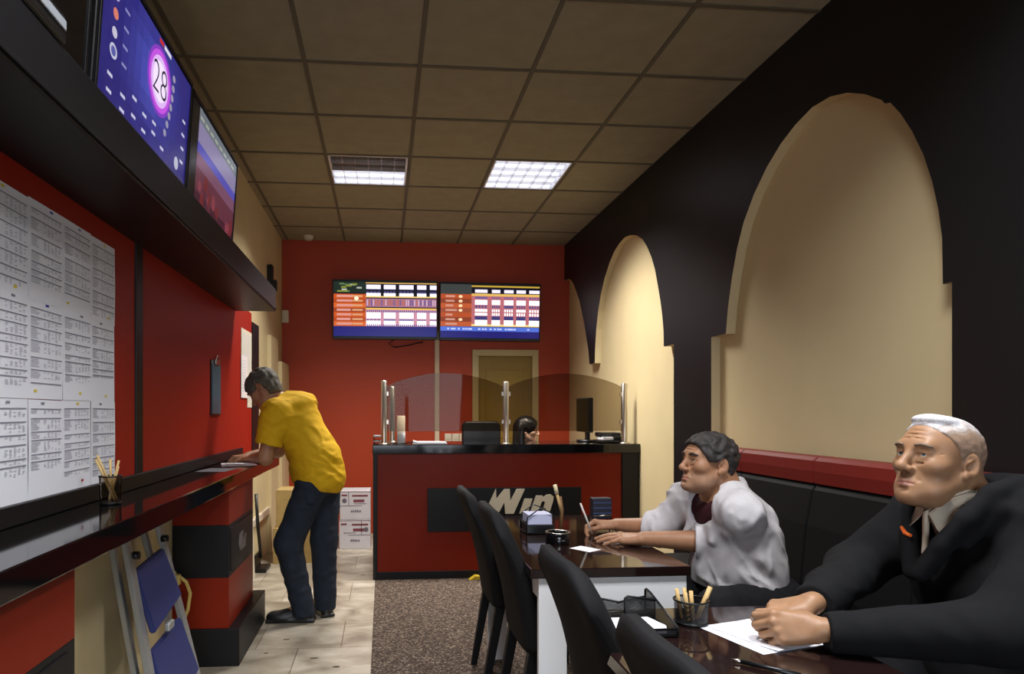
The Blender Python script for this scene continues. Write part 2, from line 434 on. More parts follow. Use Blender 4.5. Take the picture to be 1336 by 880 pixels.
# ------------------------------------------------------------------ ceiling luminaires
def luminaire(x0, x1, y0, y1, lit, label, power, cool=False):
    t = thing('ceiling_light', label, 'ceiling light', ((x0 + x1) / 2, (y0 + y1) / 2, ZC), 'recessed ceiling lights')
    g = .014
    X0, X1, Y0, Y1 = x0 + g, x1 - g, y0 + g, y1 - g
    hb = MB()
    for (a, c, e, f2) in ((X0, X1, Y0, Y0 + .012), (X0, X1, Y1 - .012, Y1), (X0, X0 + .012, Y0, Y1), (X1 - .012, X1, Y0, Y1)):
        hb.box(a, c, e, f2, ZC - .004, ZC + .10)
    hb.build('housing', M_reflect, t)
    n = 4
    dy = (Y1 - Y0 - .024) / n
    for k in range(n):
        yc = Y0 + .012 + dy * (k + .5)
        on = k in lit
        rb = MB()
        rb.grid(lambda u, v, yc=yc: (X0 + .012 + (X1 - X0 - .024) * u, yc + (v - .5) * dy, ZC + .03 + .055 * (1 - (2 * v - 1) ** 2)), 1, 10)
        rb.build('reflector', M_reflect if on else M_reflectdim, t)
        tb = MB(); tb.tube([(X0 + .02, yc, ZC + .055), (X1 - .02, yc, ZC + .055)], .024, n=12)
        tb.build('tube', M_emit if on else M_tubeoff, t)
    lb = MB()
    for k in range(n + 1):
        yy = Y0 + .012 + dy * k
        lb.box(X0 + .012, X1 - .012, yy - .002, yy + .002, ZC - .002, ZC + .03)
    for k in range(1, 6):
        xx = X0 + (X1 - X0) * k / 6
        lb.box(xx - .0012, xx + .0012, Y0 + .012, Y1 - .012, ZC - .001, ZC + .028)
    lb.build('louvre', M_louvre, t)
    if power:
        li = bpy.data.lights.new('luminaire_lamp', 'AREA'); li.shape = 'RECTANGLE'
        li.size = .54; li.size_y = .54 * len(lit) / n
        li.energy = power; li.color = (0.97, 0.98, 1.0) if cool else (1.0, 0.965, 0.91); li.spread = math.radians(128 if cool else LAMP_SPREAD)
        lo = bpy.data.objects.new('luminaire_lamp', li); COL.objects.link(lo)
        yc = Y0 + .012 + dy * (sum(lit) / len(lit) + .5)
        lo.parent = t; lo.location = (0, yc - (y0 + y1) / 2, -.012)
    return t
LAMP_SPREAD = 118
L1 = luminaire(xs[2], xs[3], 4.728, 5.350, [2, 3], 'left recessed ceiling light with its near half unlit', 36)
L2 = luminaire(xs[4], xs[5], 4.728, 5.350, [0, 1, 2, 3], 'right recessed ceiling light with every tube lit', 58)
yo = OUT_CELLS[0][1]
L3 = luminaire(xs[2], xs[3], yo, yo + .622, [0, 1, 2, 3], 'recessed ceiling light overhead near the viewer, over the stone floor', 30, True)
L4 = luminaire(xs[4], xs[5], yo, yo + .622, [0, 1, 2, 3], 'recessed ceiling light overhead near the viewer, over the tables', 32, True)

sd = MB(); sd.lathe([(0, ZC - .045), (.03, ZC - .044), (.045, ZC - .03), (.05, ZC - .008), (.05, ZC)], -0.765, 6.95, 20)
tag(sd.build('smoke_detector', M_socket), 'small white dome detector on the ceiling by the red back wall', 'smoke detector')

# daylight in the shop window
li = bpy.data.lights.new('window_daylight', 'AREA'); li.shape = 'RECTANGLE'; li.size = 2.1; li.size_y = 1.7; li.energy = 52; li.color = (0.84, 0.91, 1.0); li.spread = math.radians(140)
lo = bpy.data.objects.new('window_daylight', li); COL.objects.link(lo); lo.location = (0.45, YF - .11, 1.4); lo.rotation_euler = (PI / 2 - .42, 0, 0)
W = bpy.data.worlds.new('world'); C.world = W; W.use_nodes = True
W.node_tree.nodes['Background'].inputs[0].default_value = (0.5, 0.6, 0.8, 1); W.node_tree.nodes['Background'].inputs[1].default_value = 0.15

C.view_settings.view_transform = 'Standard'; C.view_settings.look = 'None'; C.view_settings.gamma = 1.0; C.view_settings.use_curve_mapping = False
C.view_settings.exposure = 0.0

# ------------------------------------------------------------------ left wall: counter, pedestals, shelf
t = thing('wall_counter', 'long glossy black writing counter along the red left wall', 'counter', (-.9, 1.9, .90))
b = MB(); b.box(-1.03, -.75, -1.1, 4.92, .90, .97, 0, bev=.004); b.build('counter_slab', M_gloss, t)
b = MB(); b.box(-1.03, -1.008, -1.1, 4.92, .971, 1.028, 0, bev=.003); b.build('upstand', M_satin, t)

def win_outline():
    """the three slanted letters as polygons in a unit-high box (x to the right, z up)"""
    W = [(0.00, .42), (.27, 1.0), (.28, 1.0), (.30, .60), (.62, 1.0), (.84, 1.0), (.86, .50), (1.12, 1.0), (1.46, 1.0), (1.00, 0), (.66, 0), (.62, .46), (.40, .06), (.22, .20)]
    I = [(1.24, 0.0), (1.44, .60), (1.77, .60), (1.57, 0.0)]
    N = [(1.66, .0), (1.92, .72), (2.18, .72), (2.22, .66), (2.36, .75), (2.52, .76), (2.64, .68), (2.62, .50), (2.46, 0.0), (2.16, 0.0), (2.29, .44), (2.24, .50), (2.14, .46), (1.98, 0.0)]
    return W, I, N

def pedestal(y0, y1, label):
    t = thing('counter_pedestal', label, 'pedestal', (-.9, (y0 + y1) / 2, 0), 'striped pedestals under the counter')
    b = MB()
    b.box(-1.058, -.78, y0, y1, .712, .899, 0, bev=.0015); b.box(-1.058, -.78, y0, y1, .445, .712, 1, bev=.0015); b.box(-1.058, -.78, y0, y1, .186, .445, 0, bev=.0015)
    b.build('body', [M_deskred, M_satin], t)
    b = MB(); b.box(-1.058, -.725, y0 - .015, y1 + .10, 0.001, .19, 0, bev=.004); b.build('plinth', M_satin, t)
    sb = MB(); sb.box(-.782, -.776, y0 + .04, y1 - .04, .47, .69, 0, bev=.001); sp = sb.build('sign_band', M_satin, t)
    lb = MB(); yc = (y0 + y1) / 2
    for poly in win_outline(): lb.prism([(yc - .10 + .075 * x, .53 + .10 * z) for x, z in poly], 'x', -.776, -.7745, 0)
    lb.build('letters', mat('grey_letters', (104, 98, 96), .4), sp)
pedestal(1.15, 1.765, 'red and black striped pedestal under the near end of the counter')
pedestal(3.46, 4.09, 'red and black striped pedestal beside the blue stepladder')

t = thing('wall_shelf', 'deep black boxed shelf carrying televisions along the left wall', 'shelf', (-.9, 1.9, 1.99))
b = MB(); b.box(-1.058, -.75, -1.1, 4.76, 1.99, 2.145, 0, bev=.004); b.build('shelf_box', M_satin, t)
b = MB(); b.box(-.7505, -.744, -1.1, 4.76, 2.0, 2.012, 0, bev=.002); b.build('edge_trim', M_satin, t)

# ---- screens
P_SCREEN = {}
def smat(col, s=1.0):
    k = (col, s)
    if k not in P_SCREEN: P_SCREEN[k] = screen_mat('screen_%02x%02x%02x' % col, col, s)
    return P_SCREEN[k]
class Rects:
    """flat picture on a lit screen: rectangles in 0..1 x 0..1, later ones lie on top of earlier ones"""
    def __init__(self, w, h): self.w, self.h, self.b, self.m, self.n = w, h, MB(), [], 0
    def slot(self, m):
        if m not in self.m: self.m.append(m)
        return self.m.index(m)
    def rect(self, u0, u1, v0, v1, col, s=1.0):
        self.n += 1; z = .0005 + .00012 * (self.n > 1) + .0001 * (self.n > 2) + .0000015 * self.n
        w, h = self.w, self.h
        self.b.quad([((u0 - .5) * w, (v0 - .5) * h, z), ((u1 - .5) * w, (v0 - .5) * h, z), ((u1 - .5) * w, (v1 - .5) * h, z), ((u0 - .5) * w, (v1 - .5) * h, z)], self.slot(smat(col, s)))
    def disc(self, u, v, ru, rv, col, s=1.0, n=26):
        self.n += 1; z = .0008 + .0000015 * self.n
        V = [self.b.bm.verts.new(((u - .5 + ru * math.cos(2 * PI * k / n)) * self.w, (v - .5 + rv * math.sin(2 * PI * k / n)) * self.h, z)) for k in range(n)]
        f = self.b.bm.faces.new(V); f.material_index = self.slot(smat(col, s))
    def build(self, name, parent):
        return self.b.build(name, self.m, parent, local=True, recalc=False)

def tv(label, w, h, loc, rot, depth=.05, group=None, bez=.012, bezb=.03):
    """local frame: picture in the x-y plane facing +z"""
    t = thing('wall_television', label, 'television', loc, group); t.rotation_euler = rot
    b = MB()
    b.box(-w / 2, w / 2, -h / 2, h / 2, -depth, -.004, 0, bev=.006)
    b.box(-w / 2, -w / 2 + bez, -h / 2, h / 2, -.006, .006, 0, bev=.002); b.box(w / 2 - bez, w / 2, -h / 2, h / 2, -.006, .006, 0, bev=.002)
    b.box(-w / 2 + bez, w / 2 - bez, h / 2 - bez, h / 2, -.006, .006, 0, bev=.002); b.box(-w / 2 + bez, w / 2 - bez, -h / 2, -h / 2 + bezb, -.006, .006, 0, bev=.002)
    b.build('casing', M_plastic, t, local=True)
    b = MB(); b.box(-.12, .12, -.1, .1, -depth - .05, -depth + .002, 0, bev=.004); b.build('wall_bracket', M_plastic, t, local=True)
    return t, w - 2 * bez, h - bez - bezb, (bezb - bez) / 2
# rotation for a screen facing +X with top tilted out: local x -> +Y, y -> up, z -> +X
def rot_left(tilt): return (Matrix.Rotation(0, 3, 'Y') @ Matrix(((0, 0, 1), (1, 0, 0), (0, 1, 0))) @ Matrix.Rotation(math.radians(tilt), 3, 'X')).to_euler()
SG = 'televisions on the black shelf'
M_offscreen = mat('dark_screen', (8, 8, 10), .12, spec=.5)
# nearest, switched off
t, w, h, dv = tv('switched-off television nearest the viewer on the left shelf', .88, .50, (-.80, 1.46, 2.40), rot_left(4), group=SG)
b = MB(); b.box(-w / 2, w / 2, -h / 2 + dv, h / 2 + dv, -.004, .0005); b.build('screen', M_offscreen, t, local=True)
# blue lottery draw screen with 28
t, w, h, dv = tv('television showing a purple ball numbered 28 on the left shelf', .86, .485, (-.795, 2.372, 2.386), rot_left(4), group=SG)
R = Rects(w, h)
for i in range(16):
    for j in range(9):
        u, v = (i + .5) / 16, (j + .5) / 9
        g = math.exp(-((u - .52) ** 2 / .06 + (v - .62) ** 2 / .12)); r0 = random.uniform(-3, 3)
        R.rect(i / 16, (i + 1) / 16, j / 9, (j + 1) / 9, (int(44 + 40 * g + r0), int(40 + 52 * g + r0), int(122 + 78 * g + r0)), .85)
R.disc(.585, .66, .150, .265, (132, 60, 190), 1.0); R.disc(.585, .66, .132, .235, (196, 84, 224), 1.0); R.disc(.585, .66, .108, .195, (214, 176, 236), 1.1); R.disc(.585, .66, .085, .155, (236, 220, 246), 1.1)
for k in range(7): R.disc(.755 - .004 * k * k * .5, .84 - .085 * k, .018, .030, (170, 165, 190), .8)
for k, c in enumerate(((210, 205, 225), (190, 180, 215), (226, 130, 110), (205, 200, 220), (225, 222, 235))):
    R.disc(.115, .93 - .125 * k, .022, .036, c, .9); R.rect(.19, .235, .915 - .125 * k, .935 - .125 * k, (150, 150, 205), .8)
R.disc(.115, .43, .032, .05, (200, 200, 225), .9); R.disc(.115, .43, .020, .032, (90, 95, 170), .9)
for (u, v) in ((.1, .26), (.1, .15), (.22, .22), (.22, .12), (.33, .3), (.33, .17), (.44, .27), (.44, .15), (.55, .22), (.55, .30), (.66, .18), (.93, .62), (.93, .5), (.93, .38), (.93, .26)):
    R.rect(u - .022, u + .022, v - .012, v + .012, (205, 205, 230), .9)
R.rect(.55, .60, .95, .985, (200, 40, 40), 1); R.rect(.61, .70, .95, .985, (215, 215, 225), 1)
R.disc(.86, .2, .03, .055, (190, 190, 210), .9)
R.rect(.70, 1.0, .03, .13, (60, 58, 120), .8)
R.build('screen', t)
text_mesh('screen_number', '28', .155, smat((30, 24, 50), 1.0), None, Matrix.Translation((w * .085, h * .155, .0016)), extrude=.0001, weight=-.003).parent = t
# landscape / race picture
t, w, h, dv = tv('television showing a hazy red race scene on the left shelf', .84, .47, (-.795, 3.235, 2.38), rot_left(4), group=SG)
R = Rects(w, h)
R.rect(0, .13, 0, 1, (20, 20, 24), .6)
bands = [(0, .18, (70, 34, 52)), (.18, .42, (104, 52, 70)), (.42, .56, (128, 82, 110)), (.56, .66, (88, 84, 190)), (.66, .86, (150, 140, 180)), (.86, 1.0, (120, 128, 138))]
for v0, v1, c in bands: R.rect(.13, 1, v0, v1, c, .75)
for k in range(16):
    u = random.uniform(.2, .95); v = random.uniform(.12, .36); R.disc(u, v, random.uniform(.02, .045), random.uniform(.05, .12), random.choice(((120, 44, 52), (150, 70, 84), (90, 40, 60))), .7)
for k in range(8): R.rect(.15 + .1 * k, .2 + .1 * k + .02, .9, .93, (190, 196, 180), .7)
R.build('screen', t)

# two odds boards on the back wall
def odds_board(t, w, h, seed, left):
    rnd = random.Random(seed); R = Rects(w, h)
    R.rect(0, 1, 0, 1, (22, 20, 40), .6)
    R.rect(0, 1, 0, .2, (34, 30, 128), .8)
    if left:
        R.rect(0, .31, .80, 1, (36, 52, 44), .7)
        for k in range(12): R.rect(*(lambda u, v: (u, u + .05, v, v + .03))(rnd.uniform(.02, .24), rnd.uniform(.81, .95)), rnd.choice(((110, 140, 90), (150, 160, 60), (200, 205, 190))), .8)
        for k in range(7):
            v1 = .78 - k * .083
            R.rect(0, .31, v1 - .083, v1, ((214, 88, 24), (188, 74, 22), (226, 104, 40), (170, 70, 30))[k % 4], .95)
            R.rect(.03, .16 + rnd.uniform(0, .03), v1 - .06, v1 - .02, (232, 160, 150), .95); R.rect(.18, .28, v1 - .055, v1 - .025, (236, 176, 130), .9)
        R.disc(.22, .70, .022, .035, (255, 235, 200), 1.2)
        R.rect(.31, 1, .97, .99, (216, 170, 90), 1); R.rect(.31, 1, .72, .745, (236, 200, 120), 1.1); R.rect(.31, 1, .50, .53, (236, 186, 90), 1.1)
        rows = [(.87, .95, (232, 226, 255), 1.25), (.80, .835, (90, 84, 150), .8), (.745, .80, (255, 250, 255), 1.3), (.55, .70, (178, 120, 150), .9), (.44, .50, (206, 150, 180), .95), (.34, .45, (255, 252, 255), 1.35), (.29, .33, (130, 116, 170), .9), (.21, .30, (255, 250, 252), 1.35)]
        cols = [(.315, .455), (.485, .60), (.635, .775), (.81, .90), (.935, 1.0)]
        for v0, v1, c, s in rows[3:5]: R.rect(.31, 1, v0, v1, c, s)
        R.rect(.31, 1, .2, .44, (216, 150, 170), .95)
    else:
        R.rect(0, .31, .82, 1, (72, 78, 76), .7)
        for k in range(7):
            v1 = .82 - k * .085
            R.rect(0, .31, v1 - .085, v1, ((196, 84, 40), (150, 66, 40), (206, 96, 50), (168, 80, 52))[k % 4], .9)
            R.rect(.05, .12 + rnd.uniform(0, .05), v1 - .06, v1 - .025, (226, 160, 140), .9)
            if k in (0, 1, 2, 3, 5): R.disc(.2, v1 - .045, .02, .026, (255, 216, 170), 1.1)
        R.rect(.31, 1, .955, .985, (206, 168, 60), .95); R.rect(.31, 1, .79, .835, (236, 190, 100), 1.0)
        R.rect(.31, 1, .24, .79, (196, 112, 120), .95); R.rect(.31, 1, .23, .27, (240, 206, 130), 1.1)
        R.rect(0, 1, .14, .22, (84, 116, 220), 1.0)
        for k in range(26): u = rnd.uniform(.03, .95); R.rect(u, u + .02, .165, .195, (190, 200, 250), 1.1)
        rows = [(.85, .91, (236, 228, 255), 1.25), (.74, .78, (120, 100, 160), .9), (.63, .72, (255, 252, 255), 1.35), (.57, .62, (100, 90, 150), .8), (.50, .55, (255, 252, 255), 1.3), (.43, .48, (255, 252, 255), 1.3), (.35, .42, (74, 66, 132), .8), (.25, .35, (255, 250, 245), 1.35)]
        cols = [(.345, .47), (.515, .60), (.64, .735), (.765, .86), (.895, 1.0)]
    for ci, (u0, u1) in enumerate(cols):
        for v0, v1, c, s in rows: 
            if v1 - v0 < .052 and rnd.random() < .8:
                n = 4
                for q in range(n): R.rect(u0 + (u1 - u0) * (q + .1) / n, u0 + (u1 - u0) * (q + .75) / n, v0, v1, c, s)
            else: R.rect(u0, u1, v0, v1, c, s)
    if left:
        for q in range(34): u = .32 + q * .02; R.rect(u, u + .011, .575, .68, rnd.choice(((110, 90, 150), (226, 190, 214), (200, 110, 80))), .9); 
        for q in range(34): u = .32 + q * .02; R.rect(u, u + .010, .455, .49, (96, 80, 140), .9)
        for q in range(34): u = .32 + q * .02; R.rect(u, u + .012, .205, .235, (110, 90, 160), .9)
    R.build('screen', t)
def rot_back(tilt, roll): return (Matrix(((1, 0, 0), (0, 0, -1), (0, 1, 0))) @ Matrix.Rotation(math.radians(roll), 3, 'Z') @ Matrix.Rotation(math.radians(tilt), 3, 'X')).to_euler()
BG = 'odds boards on the back wall'
t, w, h, dv = tv('left one of two odds-board televisions on the red back wall', 1.092, .615, (.022, 6.985, 2.352), rot_back(2, 0), depth=.06, group=BG)
odds_board(t, w, h, 3, True)
t, w, h, dv = tv('right one of two odds-board televisions on the red back wall', 1.075, .61, (1.125, 6.985, 2.342), rot_back(2, -.4), depth=.06, group=BG)
odds_board(t, w, h, 9, False)

# set-top box on the shelf edge
t = thing('media_box', 'small grey-fronted media box on the near end of the shelf', 'media box', (-.79, 1.44, 2.146))
b = MB(); b.box(-.86, -.742, 1.24, 1.64, 2.1465, 2.215, 0, bev=.008); b.build('box_body', M_plastic, t)
b = MB(); b.box(-.7425, -.738, 1.26, 1.63, 2.176, 2.20, 0, bev=.002); b.build('front_strip', M_deviceg, t)

# ---- result sheets on the red wall: four columns, three rows
def sheet_mesh(seed, w=.210, h=.2965):
    """local: x along the wall, y up, z off the wall"""
    r = random.Random(seed); b = MB()
    ph = r.uniform(0, 6)
    bend = lambda x, y: .0015 + .0022 * (math.sin(x * 14 + ph) * .5 + .5) * (1 - abs(2 * y / h)) 
    b.grid(lambda u, v: ((u - .5) * w, (v - .5) * h, bend((u - .5) * w, (v - .5) * h)), 8, 8, 0)
    def R(x0, x1, y0, y1, mi):
        z = .0012
        b.quad([(x0, y0, bend(x0, y0) + z), (x1, y0, bend(x1, y0) + z), (x1, y1, bend(x1, y1) + z), (x0, y1, bend(x0, y1) + z)], mi)
    y = h / 2 - .026; left, right = -w / 2 + .013, w / 2 - .010
    stop = r.uniform(-h / 2 + .012, -h / 2 + .10)
    while y > stop:
        R(left, right, y - .0035, y, 2); y -= .006
        for _ in range(r.randint(2, 6)):
            if y < stop: break
            R(left, left + r.uniform(.03, .055), y - .0028, y, 1)
            for xx in (.075, .098, .121, .144, .166):
                if r.random() < .7: R(left + xx, left + xx + r.uniform(.008, .016), y - .0028, y, 1)
            y -= .0052
        y -= r.choice((.003, .005, .012))
    mk = r.choice((0, 2, 0, 1, 2))
    x = r.uniform(-.04, .03); R(x, x + .020, h / 2 - .014, h / 2 - .007, (3, 4, 2, 3)[mk])
    if r.random() < .6: x = r.uniform(-.08, .06); yy = -h / 2 + .02; R(x, x + .017, yy, yy + .008, (3, 3, 3, 5)[r.randint(0, 3)])
    return b
SH = [M_paper, M_papergrey, M_paperdark, M_yellowmark, M_bluemark, M_redmark]
cols = ['leftmost column', 'second column from the left', 'third column from the left', 'rightmost column']
rws = ['top row', 'middle row', 'bottom row']
RL = Matrix(((0, 0, 1), (1, 0, 0), (0, 1, 0)))
for ci in range(4):
    for ri in range(3):
        o = sheet_mesh(31 + ci * 7 + ri).build('result_sheet', SH, None)
        y = 1.925 + ci * .2085; z = 1.764 - ri * .2945
        o.location = (-1.0295 + .0012 * ((ci + ri) % 2), y + random.uniform(-.002, .002), z + random.uniform(-.003, .003))
        o.rotation_euler = (RL @ Matrix.Rotation(math.radians(random.uniform(-.5, .5)), 3, 'Z')).to_euler()
        tag(o, 'printed result sheet on the red wall, %s, %s' % (rws[ri], cols[ci]), 'paper sheet', 'result sheets on the red wall')

# clipboard, notices
t = thing('hanging_clipboard', 'dark teal clipboard hanging on the red left wall', 'clipboard', (-1.02, 4.2, 1.45))
b = MB(); b.box(-1.028, -1.022, 4.085, 4.315, 1.265, 1.60, 0, bev=.002); b.build('board', M_plastic, t)
b = MB(); b.box(-1.0222, -1.019, 4.10, 4.30, 1.275, 1.575, 0, bev=.001); b.build('cover_sheet', M_clipteal, t)
b = MB(); b.box(-1.0195, -1.008, 4.15, 4.25, 1.575, 1.605, 0, bev=.003); b.tube([(-1.012, 4.165, 1.605), (-1.012, 4.18, 1.63), (-1.012, 4.22, 1.63), (-1.012, 4.235, 1.605)], .004); b.build('clip', M_chrome, t)
for (y0, y1, z0, z1, lab, x) in ((4.95, 5.33, 1.55, 1.90, 'larger yellowed notice pinned at the far end of the red wall', -1.028), (4.93, 5.15, 1.39, 1.70, 'white notice below and left of the yellowed notice', -1.024), (5.17, 5.34, 1.32, 1.55, 'small notice hidden behind the head of the man in yellow', -1.028)):
    b = MB(); b.box(x, x + .002, y0, y1, z0, z1, 0)
    for k in range(int((z1 - z0 - .06) / .022)):
        b.quad([(x + .0026, y0 + .03, z1 - .035 - k * .022), (x + .0026, y1 - .03 - .05 * random.random(), z1 - .035 - k * .022), (x + .0026, y1 - .03 - .05 * random.random(), z1 - .043 - k * .022), (x + .0026, y0 + .03, z1 - .043 - k * .022)], 1)
    tag(b.build('wall_notice', [mat('notice_paper', (206, 196, 176) if x == -1.028 else (218, 208, 206), .8), M_papergrey]), lab, 'notice', 'notices on the red wall')

# pencils in cups
def pencil(loc, top, label, group, m=None, r=.0042):
    o = thing('pencil', label, 'pencil', loc, group)
    a, c = Vector(loc), Vector(top); d = (c - a).normalized()
    b = MB(); b.tube([a + d * .012, c], r, n=6); b.build('shaft', m or M_wood, o)
    b = MB(); b.tube([a, a + d * .012], [.0008, r * .9], n=6); b.build('tip', M_wooddark, o)
    return o
def wire_cup(loc, r, h, label, tint=M_perf):
    x, y, z = loc
    t = thing('pencil_cup', label, 'pencil cup', loc)
    b = MB(); b.lathe([(r * .92, z + .002), (r, z + h)], x, y, 28); b.build('cup_wall', tint, t)
    b = MB(); b.tube([(x + r * math.cos(a), y + r * math.sin(a), z + h) for a in np.linspace(0, 2 * PI, 25)[:-1]], .0028, closed=True, n=8); b.build('rim', M_mesh, t)
    b = MB(); b.tube([(x + r * .93 * math.cos(a), y + r * .93 * math.sin(a), z + .005) for a in np.linspace(0, 2 * PI, 25)[:-1]], .0022, closed=True, n=8); b.lathe([(0, z + .001), (r * .93, z + .001), (r * .93, z + .004), (0, z + .004)], x, y, 28); b.build('base', M_mesh, t)
    return t
cx, cy = -.93, 2.37
wire_cup((cx, cy, .9705), .036, .095, 'clear-sided pencil cup with thin rim on the black wall counter', M_glass)
labs = ['tall pale pencil leaning left in the counter cup', 'short pencil leaning right in the counter cup', 'pencil leaning steeply toward the wall in the counter cup', 'pencil leaning toward the viewer in the counter cup', 'upright pencil at the middle of the counter cup']
for k, (dx0, dy0, dx1, dy1, hh) in enumerate(((.018, .016, -.02, -.058, .165), (.0, -.018, .010, .046, .14), (.016, .0, -.036, -.03, .15), (-.010, .016, .034, -.022, .125), (.0, .004, .006, -.016, .15))):
    pencil((cx + dx0, cy + dy0, .977), (cx + dx1, cy + dy1, .975 + hh), labs[k], 'pencils in the cup on the wall counter')

def flat_sheet(name, x, y, z, w, d, rot, label, cat='paper sheet', group=None, mats=None, lines=0, curl=0.0):
    b = MB(); R = Matrix.Rotation(rot, 3, 'Z')
    def P(u, v, dz=0):
        p = R @ Vector(((u - .5) * w, (v - .5) * d, 0)); return (x + p.x, y + p.y, z + .0006 + dz + curl * (max(0, u - .6) ** 2 + max(0, .3 - v) ** 2))
    b.grid(lambda u, v: P(u, v), 8, 8, 0)
    for k in range(lines):
        v = .9 - k * .8 / max(1, lines); b.quad([P(.1, v, .0005), P(.5 + .4 * random.random(), v, .0005), P(.5 + .4 * random.random(), v - .02, .0005), P(.1, v - .02, .0005)], 1)
    o = b.build(name, mats or [M_paper, M_papergrey]); 
    return tag(o, label, cat, group)
flat_sheet('paper_sheet', -.86, 4.08, .97, .20, .29, .25, 'white printed sheet lying on the counter before the man in yellow', lines=12, curl=.02, group='sheets on the wall counter')
flat_sheet('paper_sheet', -.90, 3.72, .97, .16, .24, -.1, 'dark printed slip on the counter nearer the viewer than the white sheet', mats=[mat('grey_newsprint', (96, 94, 100), .8), M_paperdark], lines=14, group='sheets on the wall counter')
flat_sheet('paper_sheet', -.80, 4.42, .97, .12, .2, .5, 'small white slip under the hands of the man in yellow', lines=6, group='sheets on the wall counter')

# stepladder folded against the wall
t = thing('stepladder', 'folded aluminium stepladder with blue treads leaning under the counter', 'stepladder', (-.86, 2.9, 0))
def lad(y, z, off=0):   # a point on the leaning ladder plane
    k = z / .86
    return Vector((-.845 - .165 * k + off, y, z))
def stile(y0, y1, z0, z1, off, wd=.05, th=.022):
    b = MB(); a, c = lad(y0, z0, off), lad(y1, z1, off); d = (c - a).normalized(); n = Vector((1, 0, .19)).normalized(); u = d.cross(n).normalized()
    tb = bmesh.new(); V = []
    for p in (a, c):
        for su, sn in ((-1, -1), (1, -1), (1, 1), (-1, 1)): V.append(tb.verts.new(p + u * su * wd / 2 + n * sn * th / 2))
    for q in ((0, 1, 2, 3), (7, 6, 5, 4), (0, 4, 5, 1), (1, 5, 6, 2), (2, 6, 7, 3), (3, 7, 4, 0)): tb.faces.new([V[i] for i in q])
    bmesh.ops.bevel(tb, geom=list(tb.edges), offset=.003, segments=1, affect='EDGES')
    b.merge(tb); return b.build('stile', M_alu, t)
stile(2.68, 2.72, 0.02, .84, .03); stile(3.20, 3.08, 0.02, .84, .03)
stile(2.70, 2.735, 0.02, .80, -.03, .034); stile(3.20, 3.06, 0.02, .80, -.03, .034)
for (z0, z1, ya, yb, yc2, yd) in ((.44, .70, 2.735, 3.10, 2.735, 3.06), (.10, .39, 2.715, 3.13, 2.725, 3.10)):
    b = MB(); n = Vector((1, 0, .19)).normalized() * .012
    q = [lad(ya, z0, .055), lad(yb, z0 + .05, .055), lad(yd, z1, .03), lad(yc2, z1 - .02, .03)]
    tb = bmesh.new(); A = [tb.verts.new(p + n) for p in q]; B = [tb.verts.new(p - n) for p in q]
    tb.faces.new(A); tb.faces.new(B[::-1])
    for i in range(4): tb.faces.new([A[i], B[i], B[(i + 1) % 4], A[(i + 1) % 4]])
    bmesh.ops.bevel(tb, geom=list(tb.edges), offset=.005, segments=2, affect='EDGES')
    b.merge(tb); b.build('tread', M_bluetread, t)
b = MB(); b.tube([lad(2.70, .06, .04), lad(3.19, .09, .04)], .011); b.build('crossbar', M_alu, t)
for yk in (3.075, 2.735): b = MB(); b.tube([lad(yk, .74, .035), lad(yk, .74, .063)], .015, n=14); b.build('hinge_knob', M_plastic, t)
b = MB(); p = lad(2.90, .42, .06); b.box(p.x - .008, p.x + .012, p.y - .035, p.y + .035, p.z - .016, p.z + .016, 0, bev=.005); b.build('catch', M_alu, t)
t.location.y -= .11

t = thing('wall_socket', 'pale wall socket low beside the striped pedestal', 'socket', (XL + .02, 3.40, .45))
b = MB(); b.box(XL, XL + .03, 3.36, 3.44, .41, .49, 0, bev=.006); b.build('socket_plate', M_cablecream, t)
b = MB(); b.lathe([(.03, 0), (.03, .004), (.02, .006)], 0, 0, 18); o = b.build('socket_face', M_socket, t, local=True); o.location = (.01, 0, 0); o.rotation_euler = (0, PI / 2, 0)
pts = [(XL + .055, 3.40, .47), (XL + .085, 3.41, .44), (XL + .10, 3.425, .38), (XL + .09, 3.42, .30), (XL + .06, 3.41, .22), (XL + .03, 3.40, .12), (XL + .03, 3.36, .02)]
b = MB(); b.tube(pts, .009); b.box(XL + .03, XL + .06, 3.38, 3.42, .43, .48, 0, bev=.006); tag(b.build('power_cable', M_cablecream), 'cream power cable hanging from the socket beside the striped pedestal', 'cable')
b = MB(); b.tube([(XL + .008, 3.60, 3.08), (XL + .008, 3.60, 2.90), (XL + .008, 3.605, 2.7), (XL + .012, 3.6, 2.45)], .005); b.box(XL, XL + .02, 3.585, 3.615, 3.055, 3.09, 0, bev=.003); tag(b.build('ceiling_cable', M_plastic), 'thin dark cable running down the cream wall above the televisions', 'cable')
# corner devices
b = MB(); b.box(XL, XL + .05, 6.22, 6.30, 2.36, 2.64, 0, bev=.01); b.box(XL, XL + .085, 6.235, 6.285, 2.40, 2.50, 0, bev=.008); tag(b.build('wall_speaker', M_plastic), 'slim black device high on the cream wall near the far corner', 'speaker')
b = MB(); b.box(-1.055, -.985, YB - .05, YB, 2.22, 2.35, 0, bev=.008); b.box(-1.04, -1.0, YB - .056, YB - .045, 2.25, 2.30, 0, bev=.004); tag(b.build('junction_box', M_socket), 'small pale box on the red back wall in the left corner', 'junction box')

